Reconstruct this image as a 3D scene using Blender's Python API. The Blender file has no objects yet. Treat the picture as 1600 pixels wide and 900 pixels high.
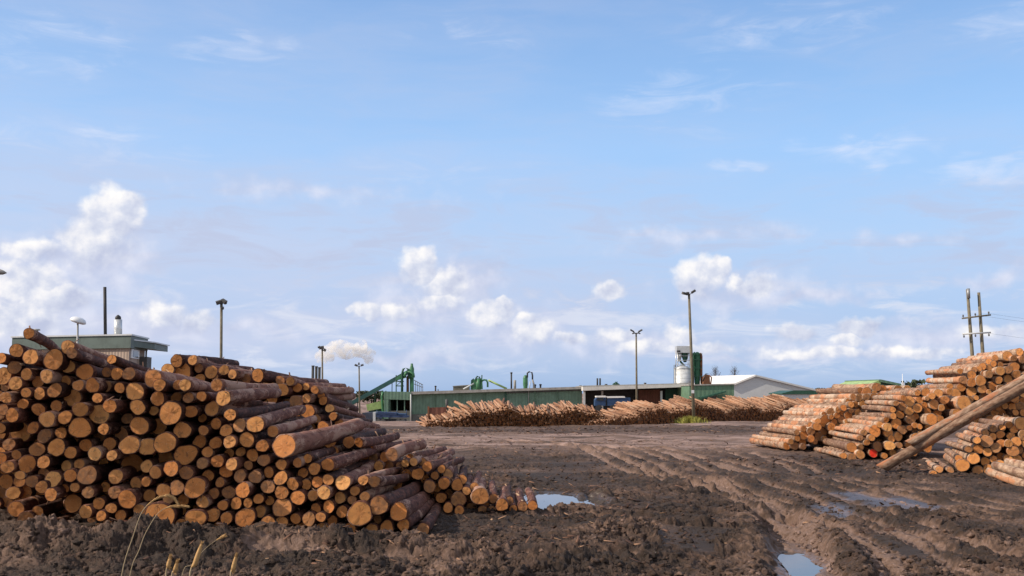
import bpy, math, random
import numpy as np
from mathutils import Vector, Matrix

# ------------------------------------------------------------------ camera, light, exposure
SC = bpy.context.scene
COL = SC.collection
F, CX, CY, HOR, H = 1555.0, 800.0, 450.0, 614.0, 2.5
PITCH = math.atan((HOR - CY) / F)
cam_d = bpy.data.cameras.new("camera")
cam = bpy.data.objects.new("camera", cam_d)
COL.objects.link(cam)
cam.location = (0, 0, H)
cam.rotation_euler = (math.pi / 2 + PITCH, 0, 0)
cam_d.sensor_width = 36.0
cam_d.lens = 36.0 * F / 1600.0
cam_d.clip_start = 0.1
cam_d.clip_end = 20000
SC.camera = cam

SUN_DIR = Vector((-0.80, -0.175, 0.575)).normalized()
SUN_EL = math.asin(SUN_DIR.z)
SUN_ROT = math.atan2(SUN_DIR.x, SUN_DIR.y)
sun_d = bpy.data.lights.new("sun", 'SUN')
sun_d.energy = 4.4
sun_d.angle = math.radians(0.53)
sun_d.color = (1.0, 0.86, 0.70)
sun = bpy.data.objects.new("sun", sun_d)
COL.objects.link(sun)
sun.location = (-30, -10, 40)
sun.rotation_euler = SUN_DIR.to_track_quat('Z', 'Y').to_euler()

SC.view_settings.view_transform = 'Standard'
SC.view_settings.look = 'None'
SC.view_settings.exposure = 0.25
SC.view_settings.gamma = 1.0
SC.view_settings.use_curve_mapping = False
SC.render.engine = 'CYCLES'
SC.cycles.max_bounces = 14
SC.cycles.diffuse_bounces = 3
SC.cycles.volume_bounces = 12
SC.cycles.use_denoising = True

RIGHT = Vector((1, 0, 0))
FWD = Vector((0, math.cos(PITCH), math.sin(PITCH)))
UP = Vector((0, -math.sin(PITCH), math.cos(PITCH)))


def ray(px, py):
    return RIGHT * ((px - CX) / F) + UP * ((CY - py) / F) + FWD


def at(px, py, Y):
    r = ray(px, py)
    return Vector((0, 0, H)) + r * (Y / r.y)


def on_ground(px, py, z=0.0):
    r = ray(px, py)
    return Vector((0, 0, H)) + r * ((z - H) / r.z)


# ------------------------------------------------------------------ node helpers
class NT:
    def __init__(self, tree):
        self.t = tree
        self.n = tree.nodes
        self.l = tree.links

    def node(self, kind, **kw):
        nd = self.n.new(kind)
        for k, v in kw.items():
            setattr(nd, k, v)
        return nd

    def put(self, sock, v):
        if isinstance(v, bpy.types.NodeSocket):
            self.l.new(v, sock)
        elif isinstance(v, (tuple, list)) and hasattr(sock, 'default_value') and len(v) == 3 and len(sock.default_value) == 4:
            sock.default_value = (*v, 1)
        else:
            sock.default_value = v

    def math(self, op, a, b=None, c=None, clamp=False):
        nd = self.node('ShaderNodeMath', operation=op, use_clamp=clamp)
        self.put(nd.inputs[0], a)
        if b is not None:
            self.put(nd.inputs[1], b)
        if c is not None:
            self.put(nd.inputs[2], c)
        return nd.outputs[0]

    def vmath(self, op, a, b=None):
        nd = self.node('ShaderNodeVectorMath', operation=op)
        self.put(nd.inputs[0], a)
        if b is not None:
            self.put(nd.inputs[1], b)
        return nd.outputs['Value'] if op in ('LENGTH', 'DOT_PRODUCT', 'DISTANCE') else nd.outputs[0]

    def noise(self, vec, scale, detail=4, rough=0.55, dist=0.0):
        nd = self.node('ShaderNodeTexNoise')
        self.put(nd.inputs['Vector'], vec)
        nd.inputs['Scale'].default_value = scale
        nd.inputs['Detail'].default_value = detail
        nd.inputs['Roughness'].default_value = rough
        nd.inputs['Distortion'].default_value = dist
        return nd.outputs['Fac']

    def ramp(self, fac, stops, interp='LINEAR'):
        nd = self.node('ShaderNodeValToRGB')
        cr = nd.color_ramp
        cr.interpolation = interp
        while len(cr.elements) < len(stops):
            cr.elements.new(0.5)
        for e, (p, c) in zip(cr.elements, stops):
            e.position = p
            e.color = (*c, 1) if len(c) == 3 else c
        self.put(nd.inputs['Fac'], fac)
        return nd.outputs['Color']

    def mix(self, fac, a, b, blend='MIX'):
        nd = self.node('ShaderNodeMix', data_type='RGBA', blend_type=blend)
        self.put(nd.inputs[0], fac)
        self.put(nd.inputs[6], a)
        self.put(nd.inputs[7], b)
        return nd.outputs[2]

    def maprange(self, v, a, b, c=0.0, d=1.0, smooth=True):
        nd = self.node('ShaderNodeMapRange', interpolation_type='SMOOTHSTEP' if smooth else 'LINEAR')
        self.put(nd.inputs['Value'], v)
        for k, x in zip(('From Min', 'From Max', 'To Min', 'To Max'), (a, b, c, d)):
            self.put(nd.inputs[k], x)
        return nd.outputs[0]

    def bump(self, h, strength=0.4, dist=0.02):
        nd = self.node('ShaderNodeBump')
        nd.inputs['Strength'].default_value = strength
        nd.inputs['Distance'].default_value = dist
        self.put(nd.inputs['Height'], h)
        return nd.outputs['Normal']

    def attr(self, name):
        return self.node('ShaderNodeAttribute', attribute_name=name)


def new_mat(name, rough=0.8, spec=0.3, metal=0.0):
    m = bpy.data.materials.new(name)
    m.use_nodes = True
    nt = NT(m.node_tree)
    b = m.node_tree.nodes['Principled BSDF']
    b.inputs['Roughness'].default_value = rough
    b.inputs['Specular IOR Level'].default_value = spec
    b.inputs['Metallic'].default_value = metal
    return m, nt, b


def paint(name, col, rough=0.6, var=0.18, scale=2.0, metal=0.0, corr=None, stain=0.0):
    """weathered painted / metal / board surface; corr = (axis, period) ribs."""
    m, nt, b = new_mat(name, rough, 0.35, metal)
    tc = nt.node('ShaderNodeTexCoord').outputs['Object']
    n = nt.noise(tc, scale, 5, 0.6)
    c = nt.mix(nt.maprange(n, 0.3, 0.7), [x * (1 - var) for x in col], [min(1, x * (1 + var)) for x in col])
    if stain:
        mp = nt.node('ShaderNodeMapping')
        nt.put(mp.inputs['Vector'], tc)
        mp.inputs['Scale'].default_value = (3, 3, 0.35)
        s = nt.noise(mp.outputs[0], 2.0, 4, 0.6)
        c = nt.mix(nt.math('MULTIPLY', nt.maprange(s, 0.52, 0.72), stain), c, [x * 0.4 for x in col])
    h = n
    if corr:
        sx = nt.node('ShaderNodeSeparateXYZ')
        nt.put(sx.inputs[0], tc)
        w = nt.math('SINE', nt.math('MULTIPLY', sx.outputs[corr[0]], 2 * math.pi / corr[1]))
        h = nt.math('ADD', nt.math('MULTIPLY', n, 0.2), w)
        c = nt.mix(nt.math('MULTIPLY', nt.maprange(w, -1.0, -0.6, 1, 0), 0.35), c, [x * 0.45 for x in col])
    nt.put(b.inputs['Base Color'], c)
    nt.put(b.inputs['Normal'], nt.bump(h, 0.3, 0.03))
    return m


# ------------------------------------------------------------------ sky
world = bpy.data.worlds.new("World")
SC.world = world
world.use_nodes = True
w = NT(world.node_tree)
for nd in list(w.n):
    w.n.remove(nd)
out = w.node('ShaderNodeOutputWorld')
bg = w.node('ShaderNodeBackground')
SKY_S = 0.10
bg.inputs['Strength'].default_value = SKY_S
w.l.new(bg.outputs[0], out.inputs[0])
sky = w.node('ShaderNodeTexSky', sky_type='NISHITA')
sky.sun_disc = False
sky.sun_elevation = SUN_EL
sky.sun_rotation = SUN_ROT
sky.altitude = 50
sky.air_density = 1.0
sky.dust_density = 0.4
sky.ozone_density = 1.6
gen = w.node('ShaderNodeTexCoord').outputs['Generated']
dirv = w.vmath('NORMALIZE', gen)
sp = w.node('ShaderNodeSeparateXYZ')
w.put(sp.inputs[0], dirv)
az = w.math('ARCTAN2', sp.outputs[0], sp.outputs[1])
el = w.math('ARCSINE', sp.outputs[2])
cmb = w.node('ShaderNodeCombineXYZ')
w.put(cmb.inputs[0], az)
w.put(cmb.inputs[1], el)
ae = cmb.outputs[0]


def px_azel(px, py):
    r = ray(px, py).normalized()
    return math.atan2(r.x, r.y), math.asin(r.z)


# clear-air colour: Nishita, blued a little towards the horizon
clear = w.ramp(w.math('MULTIPLY', el, 1 / 0.6, clamp=True),
               [(0.0, (2.35, 4.0, 7.0)), (0.10, (2.7, 4.5, 7.6)), (0.25, (3.3, 5.7, 9.0)), (0.40, (2.9, 5.5, 9.3)), (0.65, (1.5, 3.6, 7.3)), (1.0, (0.9, 2.4, 5.4))])
base = w.mix(0.8, sky.outputs[0], clear)


def cl(c):
    return tuple(x / SKY_S for x in c)


# thin veil of stretched high cloud
mp = w.node('ShaderNodeMapping')
w.put(mp.inputs['Vector'], ae)
mp.inputs['Rotation'].default_value = (0, 0, 0.10)
mp.inputs['Scale'].default_value = (1.0, 5.5, 1.0)
veil_n = w.noise(mp.outputs[0], 3.2, 6, 0.55, 0.4)
mp2 = w.node('ShaderNodeMapping')
w.put(mp2.inputs['Vector'], ae)
mp2.inputs['Rotation'].default_value = (0, 0, -0.16)
mp2.inputs['Scale'].default_value = (2.2, 9.0, 1.0)
veil_f = w.noise(mp2.outputs[0], 5.0, 8, 0.62, 0.8)
a0, e_low = px_azel(800, 625)
_, e_mid = px_azel(800, 520)
_, e_hi = px_azel(800, 300)
band = w.math('MULTIPLY', w.maprange(el, e_low - 0.01, e_mid), w.maprange(el, e_mid + 0.02, e_hi + 0.08, 1.0, 0.36))
left = w.maprange(az, -0.45, 0.45, 1.0, 0.55)
veil = w.math('MULTIPLY', w.math('MULTIPLY', band, left),
              w.math('ADD', w.maprange(veil_n, 0.34, 0.66, 0.68, 1.05), w.math('MULTIPLY', w.math('SUBTRACT', veil_f, 0.5), 0.5)), clamp=True)
base = w.mix(w.math('MULTIPLY', veil, 1.0), base, cl((0.51, 0.56, 0.72)))

gst = w.math('MULTIPLY', w.maprange(w.math('ADD', w.math('MULTIPLY', veil_f, 0.55), w.math('MULTIPLY', veil_n, 0.45)), 0.47, 0.60),
             w.math('MULTIPLY', w.maprange(el, 0.05, 0.10), w.maprange(el, 0.15, 0.24, 1.0, 0.12)))
base = w.mix(w.math('MULTIPLY', gst, 0.55), base, cl((0.43, 0.475, 0.63)))

WARP1 = w.node('ShaderNodeTexNoise')
w.put(WARP1.inputs['Vector'], ae)
WARP1.inputs['Scale'].default_value = 26
WARP1.inputs['Detail'].default_value = 3


def field(cloud_list, warp_amt):
    wv = w.vmath('MULTIPLY', w.vmath('SUBTRACT', WARP1.outputs['Color'], (0.5, 0.5, 0.5)), (warp_amt, warp_amt * 0.8, 0))
    p = w.vmath('ADD', ae, wv)
    acc = None
    for (px, py, rx, ry, k) in cloud_list:
        a, e = px_azel(px, py)
        d = w.vmath('LENGTH', w.vmath('MULTIPLY', w.vmath('SUBTRACT', p, (a, e, 0)), (F / rx, F / ry, 0)))
        v = w.math('MULTIPLY_ADD', d, -k, k)
        acc = v if acc is None else w.math('MAXIMUM', acc, v)
    return acc


cirrus = [(1345, 238, 130, 34, .9), (1540, 272, 110, 32, .9), (1150, 262, 70, 16, .7), (370, 85, 130, 40, .55), (60, 70, 190, 60, .45),
          (1080, 150, 200, 80, .42), (1580, 30, 120, 40, .45), (720, 60, 160, 40, .3), (1250, 40, 240, 50, .35), (150, 230, 260, 40, .4), (700, 270, 300, 30, .3)]
cf = field(cirrus, 0.05)
cirr_a = w.math('MULTIPLY', w.maprange(w.math('ADD', w.math('MULTIPLY', cf, 0.8), w.math('MULTIPLY', w.math('SUBTRACT', veil_f, 0.52), 2.6)), -0.05, 1.15), 0.55)
cirr_a = w.math('MULTIPLY', cirr_a, w.maprange(cf, 0.0, 0.25))
base = w.mix(cirr_a, base, cl((0.70, 0.74, 0.86)))

# thin broken streaks low over the horizon
strk = w.math('MULTIPLY', w.math('MULTIPLY', w.maprange(veil_f, 0.47, 0.66), w.maprange(el, 0.004, 0.03)), w.maprange(el, 0.075, 0.13, 1.0, 0.0))
base = w.mix(w.math('MULTIPLY', strk, 0.62), base, cl((0.66, 0.69, 0.78)))
# cumulus: puffs with a relief lit from the sun's side
soft = [(40, 455, 120, 70, .8), (20, 515, 110, 50, .8), (230, 505, 110, 30, .7), (150, 400, 75, 55, .9), (390, 517, 80, 16, .6), (660, 480, 120, 40, .7), (800, 520, 110, 40, .7),
        (1000, 540, 160, 26, .6), (1150, 455, 120, 30, .7), (1260, 462, 110, 14, .7), (1300, 545, 190, 18, .6), (1480, 525, 150, 26, .7), (1545, 432, 70, 14, .6),
        (1410, 375, 60, 10, .4), (1100, 370, 120, 14, .4), (480, 300, 160, 14, .35), (640, 560, 160, 14, .5), (1150, 560, 200, 10, .5), (720, 430, 60, 40, .7)]
puff = [(172, 336, 40, 38, 1), (150, 372, 46, 36, .9), (192, 318, 24, 20, 1), (62, 393, 38, 14, .8), (30, 440, 50, 30, .9), (85, 465, 50, 18, .9), (24, 495, 55, 30, .8),
        (262, 494, 38, 18, .8), (312, 500, 26, 16, .8), (655, 418, 34, 26, 1), (695, 440, 36, 24, 1), (665, 404, 22, 16, 1), (572, 485, 22, 12, .9), (625, 484, 34, 12, .9), (690, 470, 40, 14, .6),
        (768, 492, 34, 18, 1), (785, 480, 18, 11, 1), (832, 514, 30, 22, .8), (822, 500, 16, 11, .8), (890, 527, 30, 10, .9), (950, 457, 26, 14, .9),
        (1088, 436, 36, 28, 1), (1120, 420, 18, 16, 1), (1170, 446, 40, 14, .85), (1150, 440, 16, 10, 1), (1060, 526, 20, 18, .8), (972, 528, 32, 15, .7),
        (1345, 508, 36, 14, .9), (1236, 516, 30, 12, .7), (1330, 530, 25, 9, .8), (1290, 550, 90, 8, .6), (1105, 545, 60, 8, .6), (1420, 552, 70, 8, .6), (1560, 517, 40, 12, .6), (1000, 545, 40, 12, .6)]
sf = field([(a, b, c * 1.25, d * 1.3, k) for a, b, c, d, k in soft], 0.05)


def billows(cloud_list):
    """max of ellipses in az/el, with each puff's own sun-side shading"""
    w2 = w.node('ShaderNodeTexNoise')
    w.put(w2.inputs['Vector'], ae)
    w2.inputs['Scale'].default_value = 75
    w2.inputs['Detail'].default_value = 3
    wv = w.vmath('MULTIPLY', w.vmath('SUBTRACT', WARP1.outputs['Color'], (0.5, 0.5, 0.5)), (0.030, 0.022, 0))
    wv2 = w.vmath('MULTIPLY', w.vmath('SUBTRACT', w2.outputs['Color'], (0.5, 0.5, 0.5)), (0.013, 0.011, 0))
    p = w.vmath('ADD', w.vmath('ADD', ae, wv), wv2)
    acc = sh = None
    for (px, py, rx, ry, k) in cloud_list:
        a_, e_ = px_azel(px, py)
        q = w.vmath('MULTIPLY', w.vmath('SUBTRACT', p, (a_, e_, 0)), (F / rx, F / ry, 0))
        v = w.math('MULTIPLY_ADD', w.vmath('LENGTH', q), -k, k)
        sd = w.vmath('DOT_PRODUCT', q, (-0.55, 0.80, 0))
        if acc is None:
            acc, sh = v, sd
        else:
            t = w.maprange(w.math('SUBTRACT', v, acc), -0.12, 0.12)
            sh = w.math('ADD', w.math('MULTIPLY', sh, w.math('SUBTRACT', 1.0, t)), w.math('MULTIPLY', sd, t))
            acc = w.math('MAXIMUM', acc, v)
    return acc, sh


pf, psh = billows([(a, b, c * 1.25, d * 1.3, k) for a, b, c, d, k in puff])
n1 = w.noise(ae, 34, 6, 0.52)
n2 = w.noise(w.vmath('ADD', ae, (0.005, -0.008, 0)), 34, 6, 0.52)
sa = w.math('MULTIPLY', w.maprange(w.math('ADD', sf, w.math('MULTIPLY', w.math('SUBTRACT', n1, 0.5), 1.0)), -0.15, 0.75), 0.85)
base = w.mix(sa, base, w.mix(w.maprange(n1, 0.30, 0.75), cl((0.46, 0.50, 0.66)), cl((0.66, 0.68, 0.79))))
pa = w.maprange(w.math('ADD', pf, w.math('MULTIPLY', w.math('SUBTRACT', n1, 0.5), 0.9)), -0.06, 0.42)
lit = w.math('ADD', w.math('MULTIPLY_ADD', psh, 0.33, 0.48), w.math('MULTIPLY', w.math('SUBTRACT', n1, n2), 2.0), clamp=True)
pcol = w.ramp(lit, [(0.0, cl((0.44, 0.48, 0.63))), (0.40, cl((0.60, 0.63, 0.73))), (0.72, cl((0.80, 0.79, 0.81))), (1.0, cl((0.92, 0.89, 0.85)))])
base = w.mix(w.math('MULTIPLY', pa, 0.93), base, pcol)
# unseen warm-white cloud deck added overhead and behind to brighten shaded log ends
deck_n = w.noise(dirv, 2.6, 6, 0.6, 0.5)
rest = w.math('MAXIMUM', w.maprange(el, 0.48, 0.9), w.maprange(w.math('ABSOLUTE', az), 0.75, 1.3))
deck = w.math('MULTIPLY', w.math('MULTIPLY', w.maprange(deck_n, 0.36, 0.56), rest), w.maprange(el, -0.02, 0.05))
base = w.mix(w.math('MULTIPLY', deck, 0.75), base, cl((0.78, 0.74, 0.70)))
w.put(bg.inputs['Color'], base)

# ------------------------------------------------------------------ numpy noise
M32 = np.uint64(0xffffffff)


def _hash(ix, iy, seed):
    h = (ix.astype(np.int64).astype(np.uint64) * np.uint64(374761393) + iy.astype(np.int64).astype(np.uint64) * np.uint64(668265263) + np.uint64(seed * 2246822519 + 12345)) & M32
    h = ((h ^ (h >> np.uint64(13))) * np.uint64(1274126177)) & M32
    h = ((h ^ (h >> np.uint64(16))) * np.uint64(2654435761)) & M32
    return (h ^ (h >> np.uint64(15))) & M32


def perlin(x, y, seed=0):
    xi, yi = np.floor(x), np.floor(y)
    fx, fy = x - xi, y - yi
    u = fx * fx * fx * (fx * (fx * 6 - 15) + 10)
    v = fy * fy * fy * (fy * (fy * 6 - 15) + 10)

    def g(dx, dy):
        a = _hash(xi + dx, yi + dy, seed).astype(np.float64) * (2 * math.pi / 4294967296.0)
        return np.cos(a) * (fx - dx) + np.sin(a) * (fy - dy)
    a, b, c, d = g(0, 0), g(1, 0), g(0, 1), g(1, 1)
    return 1.5 * (a + u * (b - a) + v * (c - a) + u * v * (a - b - c + d))


def fbm(x, y, seed, octv=4, gain=0.5):
    s, a = 0, 1.0
    for i in range(octv):
        s = s + a * perlin(x * 2 ** i, y * 2 ** i, seed + 17 * i)
        a *= gain
    return s


def smooth(x, a, b):
    t = np.clip((x - a) / (b - a), 0, 1)
    return t * t * (3 - 2 * t)


# ------------------------------------------------------------------ terrain
def poly_world(pts):
    return np.array([[*(on_ground(px, py))[:2]] for px, py in pts])


def densify(P, n=60):
    d = np.r_[0, np.cumsum(np.linalg.norm(np.diff(P, axis=0), axis=1))]
    t = np.linspace(0, d[-1], n)
    # Catmull-like smoothing by interpolating then averaging
    Q = np.c_[np.interp(t, d, P[:, 0]), np.interp(t, d, P[:, 1])]
    for _ in range(3):
        Q[1:-1] = (Q[:-2] + 2 * Q[1:-1] + Q[2:]) / 4
    return Q


RUTS_PX = [
    ([(800, 688), (862, 693), (925, 701), (975, 728), (1028, 745), (1100, 757), (1180, 783), (1255, 822), (1330, 880), (1370, 930)], 0.30, 0.17),
    ([(905, 697), (950, 706), (1005, 722), (1040, 744), (1110, 752), (1190, 778), (1290, 812), (1390, 850), (1470, 905)], 0.28, 0.15),
    ([(960, 697), (1010, 706), (1075, 722), (1130, 735), (1200, 752), (1270, 768), (1350, 800), (1450, 838), (1560, 880)], 0.30, 0.14),
    ([(1020, 700), (1085, 715), (1150, 730), (1220, 742), (1300, 755), (1380, 772), (1470, 792), (1580, 820)], 0.28, 0.13),
    ([(1120, 700), (1180, 715), (1240, 728), (1290, 745), (1390, 762), (1500, 780), (1620, 800)], 0.26, 0.10),
    ([(1210, 800), (1245, 850), (1262, 905)], 0.42, 0.22),
    ([(700, 806), (800, 808), (900, 803), (1000, 812), (1090, 818)], 0.25, 0.08),
    ([(400, 862), (560, 868), (700, 872), (850, 866), (980, 868)], 0.25, 0.10),
    ([(640, 672), (760, 677), (900, 676), (1050, 672), (1180, 668)], 0.8, 0.05),
    ([(600, 690), (720, 689), (860, 684), (1020, 684), (1160, 676)], 0.7, 0.05),
]
RUTS = []
for k_, (p_, wd_, dp_) in enumerate(RUTS_PX):
    P_ = densify(poly_world(p_))
    if k_ < 5:      # twin tyres: a second groove beside the first
        t_ = np.gradient(P_, axis=0)
        t_ /= np.linalg.norm(t_, axis=1)[:, None]
        n_ = np.c_[-t_[:, 1], t_[:, 0]]
        RUTS.append((P_ + n_ * 0.36, 0.17, dp_ * 0.62))
        RUTS.append((P_ - n_ * 0.36, 0.17, dp_ * 0.50))
    else:
        RUTS.append((P_, wd_, dp_))
PUDDLE_PX = [
    ([(796, 779), (812, 771), (850, 768), (880, 769), (905, 776), (930, 775), (955, 781), (945, 787), (925, 793), (905, 793), (880, 794), (850, 798), (815, 798)], -0.05),
    ([(1222, 862), (1232, 856), (1250, 857), (1257, 866), (1264, 872), (1274, 876), (1262, 886), (1258, 896), (1240, 893), (1237, 880), (1228, 870)], -0.09),
]
PUDDLES = [(poly_world(p), z) for p, z in PUDDLE_PX]
WETS = [poly_world(p) for p in (
    [(1262, 788), (1300, 782), (1345, 796), (1350, 806), (1290, 812), (1268, 803)],
    [(1340, 778), (1400, 772), (1480, 786), (1482, 797), (1420, 799), (1360, 790)],
    [(1290, 768), (1340, 766), (1380, 778), (1330, 782)])]


def polydist(x, y, P):
    """signed distance to polygon: negative inside"""
    n = len(P)
    best = np.full(x.shape, 1e9)
    inside = np.zeros(x.shape, bool)
    for i in range(n):
        ax, ay = P[i]
        bx, by = P[(i + 1) % n]
        ex, ey = bx - ax, by - ay
        t = np.clip(((x - ax) * ex + (y - ay) * ey) / (ex * ex + ey * ey), 0, 1)
        best = np.minimum(best, np.hypot(x - ax - t * ex, y - ay - t * ey))
        cond = (ay > y) != (by > y)
        xx = ax + (y - ay) * ex / (ey if abs(ey) > 1e-9 else 1e-9)
        inside ^= cond & (x < xx)
    return np.where(inside, -best, best)


def linedist(x, y, P):
    best = np.full(x.shape, 1e9)
    arc = np.zeros(x.shape)
    s0 = 0
    for i in range(len(P) - 1):
        ax, ay = P[i]
        ex, ey = P[i + 1] - P[i]
        L = math.hypot(ex, ey)
        t = np.clip(((x - ax) * ex + (y - ay) * ey) / (L * L), 0, 1)
        d = np.hypot(x - ax - t * ex, y - ay - t * ey)
        m = d < best
        best = np.where(m, d, best)
        arc = np.where(m, s0 + t * L, arc)
        s0 += L
    return best, arc


def terrain(x, y):
    """height, wetness, dryness of the yard at world x,y (numpy arrays)"""
    x = np.asarray(x, float)
    y = np.asarray(y, float)
    r = np.hypot(x, y)
    slope = -0.0272 * (np.clip(y, 88, 180) - 88)
    near = 1 - smooth(r, 26, 60)
    mid = 1 - smooth(r, 60, 130)
    z = 0.10 * fbm(x / 4.2, y / 4.2, 3, 3) * mid
    wx = x + 0.25 * perlin(x / 0.9, y / 0.9, 51)
    wy = y + 0.25 * perlin(x / 0.9, y / 0.9, 52)
    # churned zones
    churn = np.clip(0.55 + 0.75 * fbm(x / 3.3, y / 3.3, 8, 2), 0.12, 1.25)
    churn = np.maximum(churn, 1.15 * np.exp(-((y - 16.2) / 2.2) ** 2) * (1 - smooth(x, -0.6, 1.2)))
    churn = np.maximum(churn, 1.3 * np.exp(-(((x - 2.7) / 2.3) ** 2 + ((y - 17.0) / 2.6) ** 2)))
    track = np.zeros_like(x)
    corr = np.zeros_like(x)
    for P, wd, dp in RUTS:
        lo, hi = P.min(0) - 6 * wd - .3, P.max(0) + 6 * wd + .3
        m = (x > lo[0]) & (x < hi[0]) & (y > lo[1]) & (y < hi[1])
        if not m.any():
            continue
        d, s = linedist(x[m], y[m], P)
        d = np.maximum(d + 0.03 * perlin(x[m] / 0.45, y[m] / 0.45, 91) + 0.02 * perlin(x[m] / 0.13, y[m] / 0.13, 94), 0)
        g = np.exp(-(d / wd) ** 6)
        berm = np.exp(-((d - 1.75 * wd) / (0.6 * wd)) ** 2) * (0.45 + 0.25 * perlin(x[m] / 0.5, y[m] / 0.5, 92))
        tread = np.sin(s * 2 * math.pi / 0.24 + 5.0 * d / wd) * g * np.clip(0.024 - 0.0005 * (y[m] - 14), 0.004, 0.024)
        z[m] += -dp * g + 0.85 * dp * berm + tread
        track[m] = np.maximum(track[m], g)
        corr[m] = np.maximum(corr[m], np.exp(-(d / (3.2 * wd)) ** 2))
    billow = 0
    a, sc = 1.0, 0.62
    for i in range(6):
        q = np.abs(perlin(wx / sc, wy / sc, 20 + i))
        billow = billow + a * (q if i < 2 else 0.55 * (1 - np.minimum(1.6 * q, 1)) ** 2 + 0.35 * q)
        a *= 0.78
        sc *= 0.50
    cl_amp = (0.20 * near + 0.05 * (1 - near)) * mid
    z = z + (billow - 0.80) * cl_amp * churn * (1 - 0.92 * track) * (1 - 0.3 * corr)
    # crumbs of torn-up mud, a few centimetres across
    n28 = 1 - smooth(r, 22, 36)
    patch = np.clip(0.75 + 0.9 * perlin(x / 1.3, y / 1.3, 110), 0.25, 1.4) * (1 - 0.92 * track)
    c1 = 1 - np.minimum(2.2 * np.abs(perlin(wx / 0.19, wy / 0.19, 111)), 1)
    c2 = np.abs(perlin(wx / 0.085, wy / 0.085, 112))
    c3 = perlin(wx / 0.05, wy / 0.05, 113)
    crumb = 0.50 * c2 + 0.30 * c1 * c1 + 0.20 * c3
    z = z + crumb * 0.055 * n28 * patch
    # pushed-up mud bank in front of the near stack, heaps in the middle
    bank = np.exp(-((y - 16.45 - 0.25 * perlin(x / 1.1, y * 0 + 3, 71)) / 0.62) ** 2) * (1 - smooth(x, -2.4, 0.6))
    z = z + bank * (0.20 + 0.10 * perlin(x / 0.8, y * 0 + 1.5, 72) + 0.06 * smooth(-x, 5.5, 8))
    z = z + 0.20 * np.exp(-(((x - 2.9) / 1.6) ** 2 + ((y - 17.3) / 1.3) ** 2)) + 0.16 * np.exp(-(((x - 5.0) / 0.9) ** 2 + ((y - 15.6) / 1.3) ** 2))
    z = z + 0.16 * np.exp(-(((x - 13.5) / 2.2) ** 2 + ((y - 33.5) / 0.9) ** 2)) * (0.7 + 0.6 * perlin(x / 0.6, y / 0.6, 77))
    z = z + 0.22 * np.exp(-((y - (68.5 + 0.10 * (x + 5))) / 1.6) ** 2) * smooth(x, -8, -5) * (1 - smooth(x, 14, 22)) * (0.8 + 0.7 * perlin(x / 1.2, y / 1.2, 78))
    wet = np.clip(track * 0.22 * near + 0.35 * smooth(-z, 0.0, 0.14) * (1 - track), 0, 1)
    for P, zw in PUDDLES:
        lo, hi = P.min(0) - 1.6, P.max(0) + 1.6
        m = (x > lo[0]) & (x < hi[0]) & (y > lo[1]) & (y < hi[1])
        if not m.any():
            continue
        d = polydist(x[m], y[m], P) + 0.07 * perlin(x[m] / 0.35, y[m] / 0.35, 99) + 0.03 * perlin(x[m] / 0.12, y[m] / 0.12, 98)
        zz = np.maximum(z[m], zw + 0.03)
        bowl = zw - 0.06 + 0.05 * np.maximum(perlin(x[m] / 0.3, y[m] / 0.3, 97) - 0.55, 0) * 4
        k = smooth(d, -0.05, 0.22)
        z[m] = np.minimum(z[m], zw + 0.05 + 0.09 * np.maximum(d, 0))
        z[m] = bowl * (1 - k) + np.where(d < 1.0, zz, np.maximum(z[m], zw + 0.03 - (d - 1.0))) * k
        wet[m] = np.maximum(wet[m], 1 - smooth(d, 0.0, 0.45))
    for P in WETS:
        lo, hi = P.min(0) - 1.5, P.max(0) + 1.5
        m = (x > lo[0]) & (x < hi[0]) & (y > lo[1]) & (y < hi[1])
        if not m.any():
            continue
        d = polydist(x[m], y[m], P) + 0.25 * perlin(x[m] / 0.6, y[m] / 0.6, 101)
        k = 1 - smooth(d, -0.3, 0.35)
        z[m] = z[m] * (1 - 0.88 * k) - 0.03 * k
        wet[m] = np.maximum(wet[m], 0.78 * k)
    dry = np.clip(0.12 + 0.45 * fbm(x / 2.1, y / 2.1, 33, 3) + 0.85 * track + 0.7 * (crumb - 0.32) * n28 + 1.0 * np.clip(z, -0.1, 0.2), 0, 1)
    far = smooth(r, 36, 50)
    dry = dry * (1 - far) + far * np.clip(0.74 + 0.42 * fbm(x / 6, y / 1.6, 34, 3) + 0.25 * perlin(x / 1.2, y / 0.5, 35), 0, 1)
    dry = np.minimum(dry, 0.70 + 0.30 * far)
    band = smooth(r, 60, 66) * (1 - smooth(r, 74, 80))
    dry = dry * (1 - 0.55 * band)
    return z + slope, wet, dry


def gz(x, y):
    return float(terrain(np.array([x]), np.array([y]))[0][0])


th_f = np.arange(-0.60, 0.6001, 0.00105)
th_c = np.linspace(0.60, 2 * math.pi - 0.60, 90)[1:-1]
TH = np.r_[th_f, th_c]
rr = [2.0]
while rr[-1] < 11.5:
    rr.append(rr[-1] * 1.03)
while rr[-1] < 28:
    rr.append(rr[-1] * 1.0017)
while rr[-1] < 130:
    rr.append(rr[-1] * 1.0028)
while rr[-1] < 9000:
    rr.append(rr[-1] * 1.12)
RR = np.array(rr)
nT, nR = len(TH), len(RR)
X = (RR[:, None] * np.sin(TH)[None, :]).ravel()
Yg = (RR[:, None] * np.cos(TH)[None, :]).ravel()
Zg, WET, DRY = terrain(X, Yg)
jit = (1 - smooth(np.hypot(X, Yg), 24, 40)) * (np.hypot(X, Yg) > 11)
verts = np.c_[X + 0.045 * jit * perlin(X / .17, Yg / .17 + Zg * 3, 201) + 0.02 * jit * perlin(X / .07, Yg / .07 + Zg * 6, 203),
              Yg + 0.055 * jit * perlin(X / .15, Yg / .15 + Zg * 3, 202), Zg]
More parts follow.
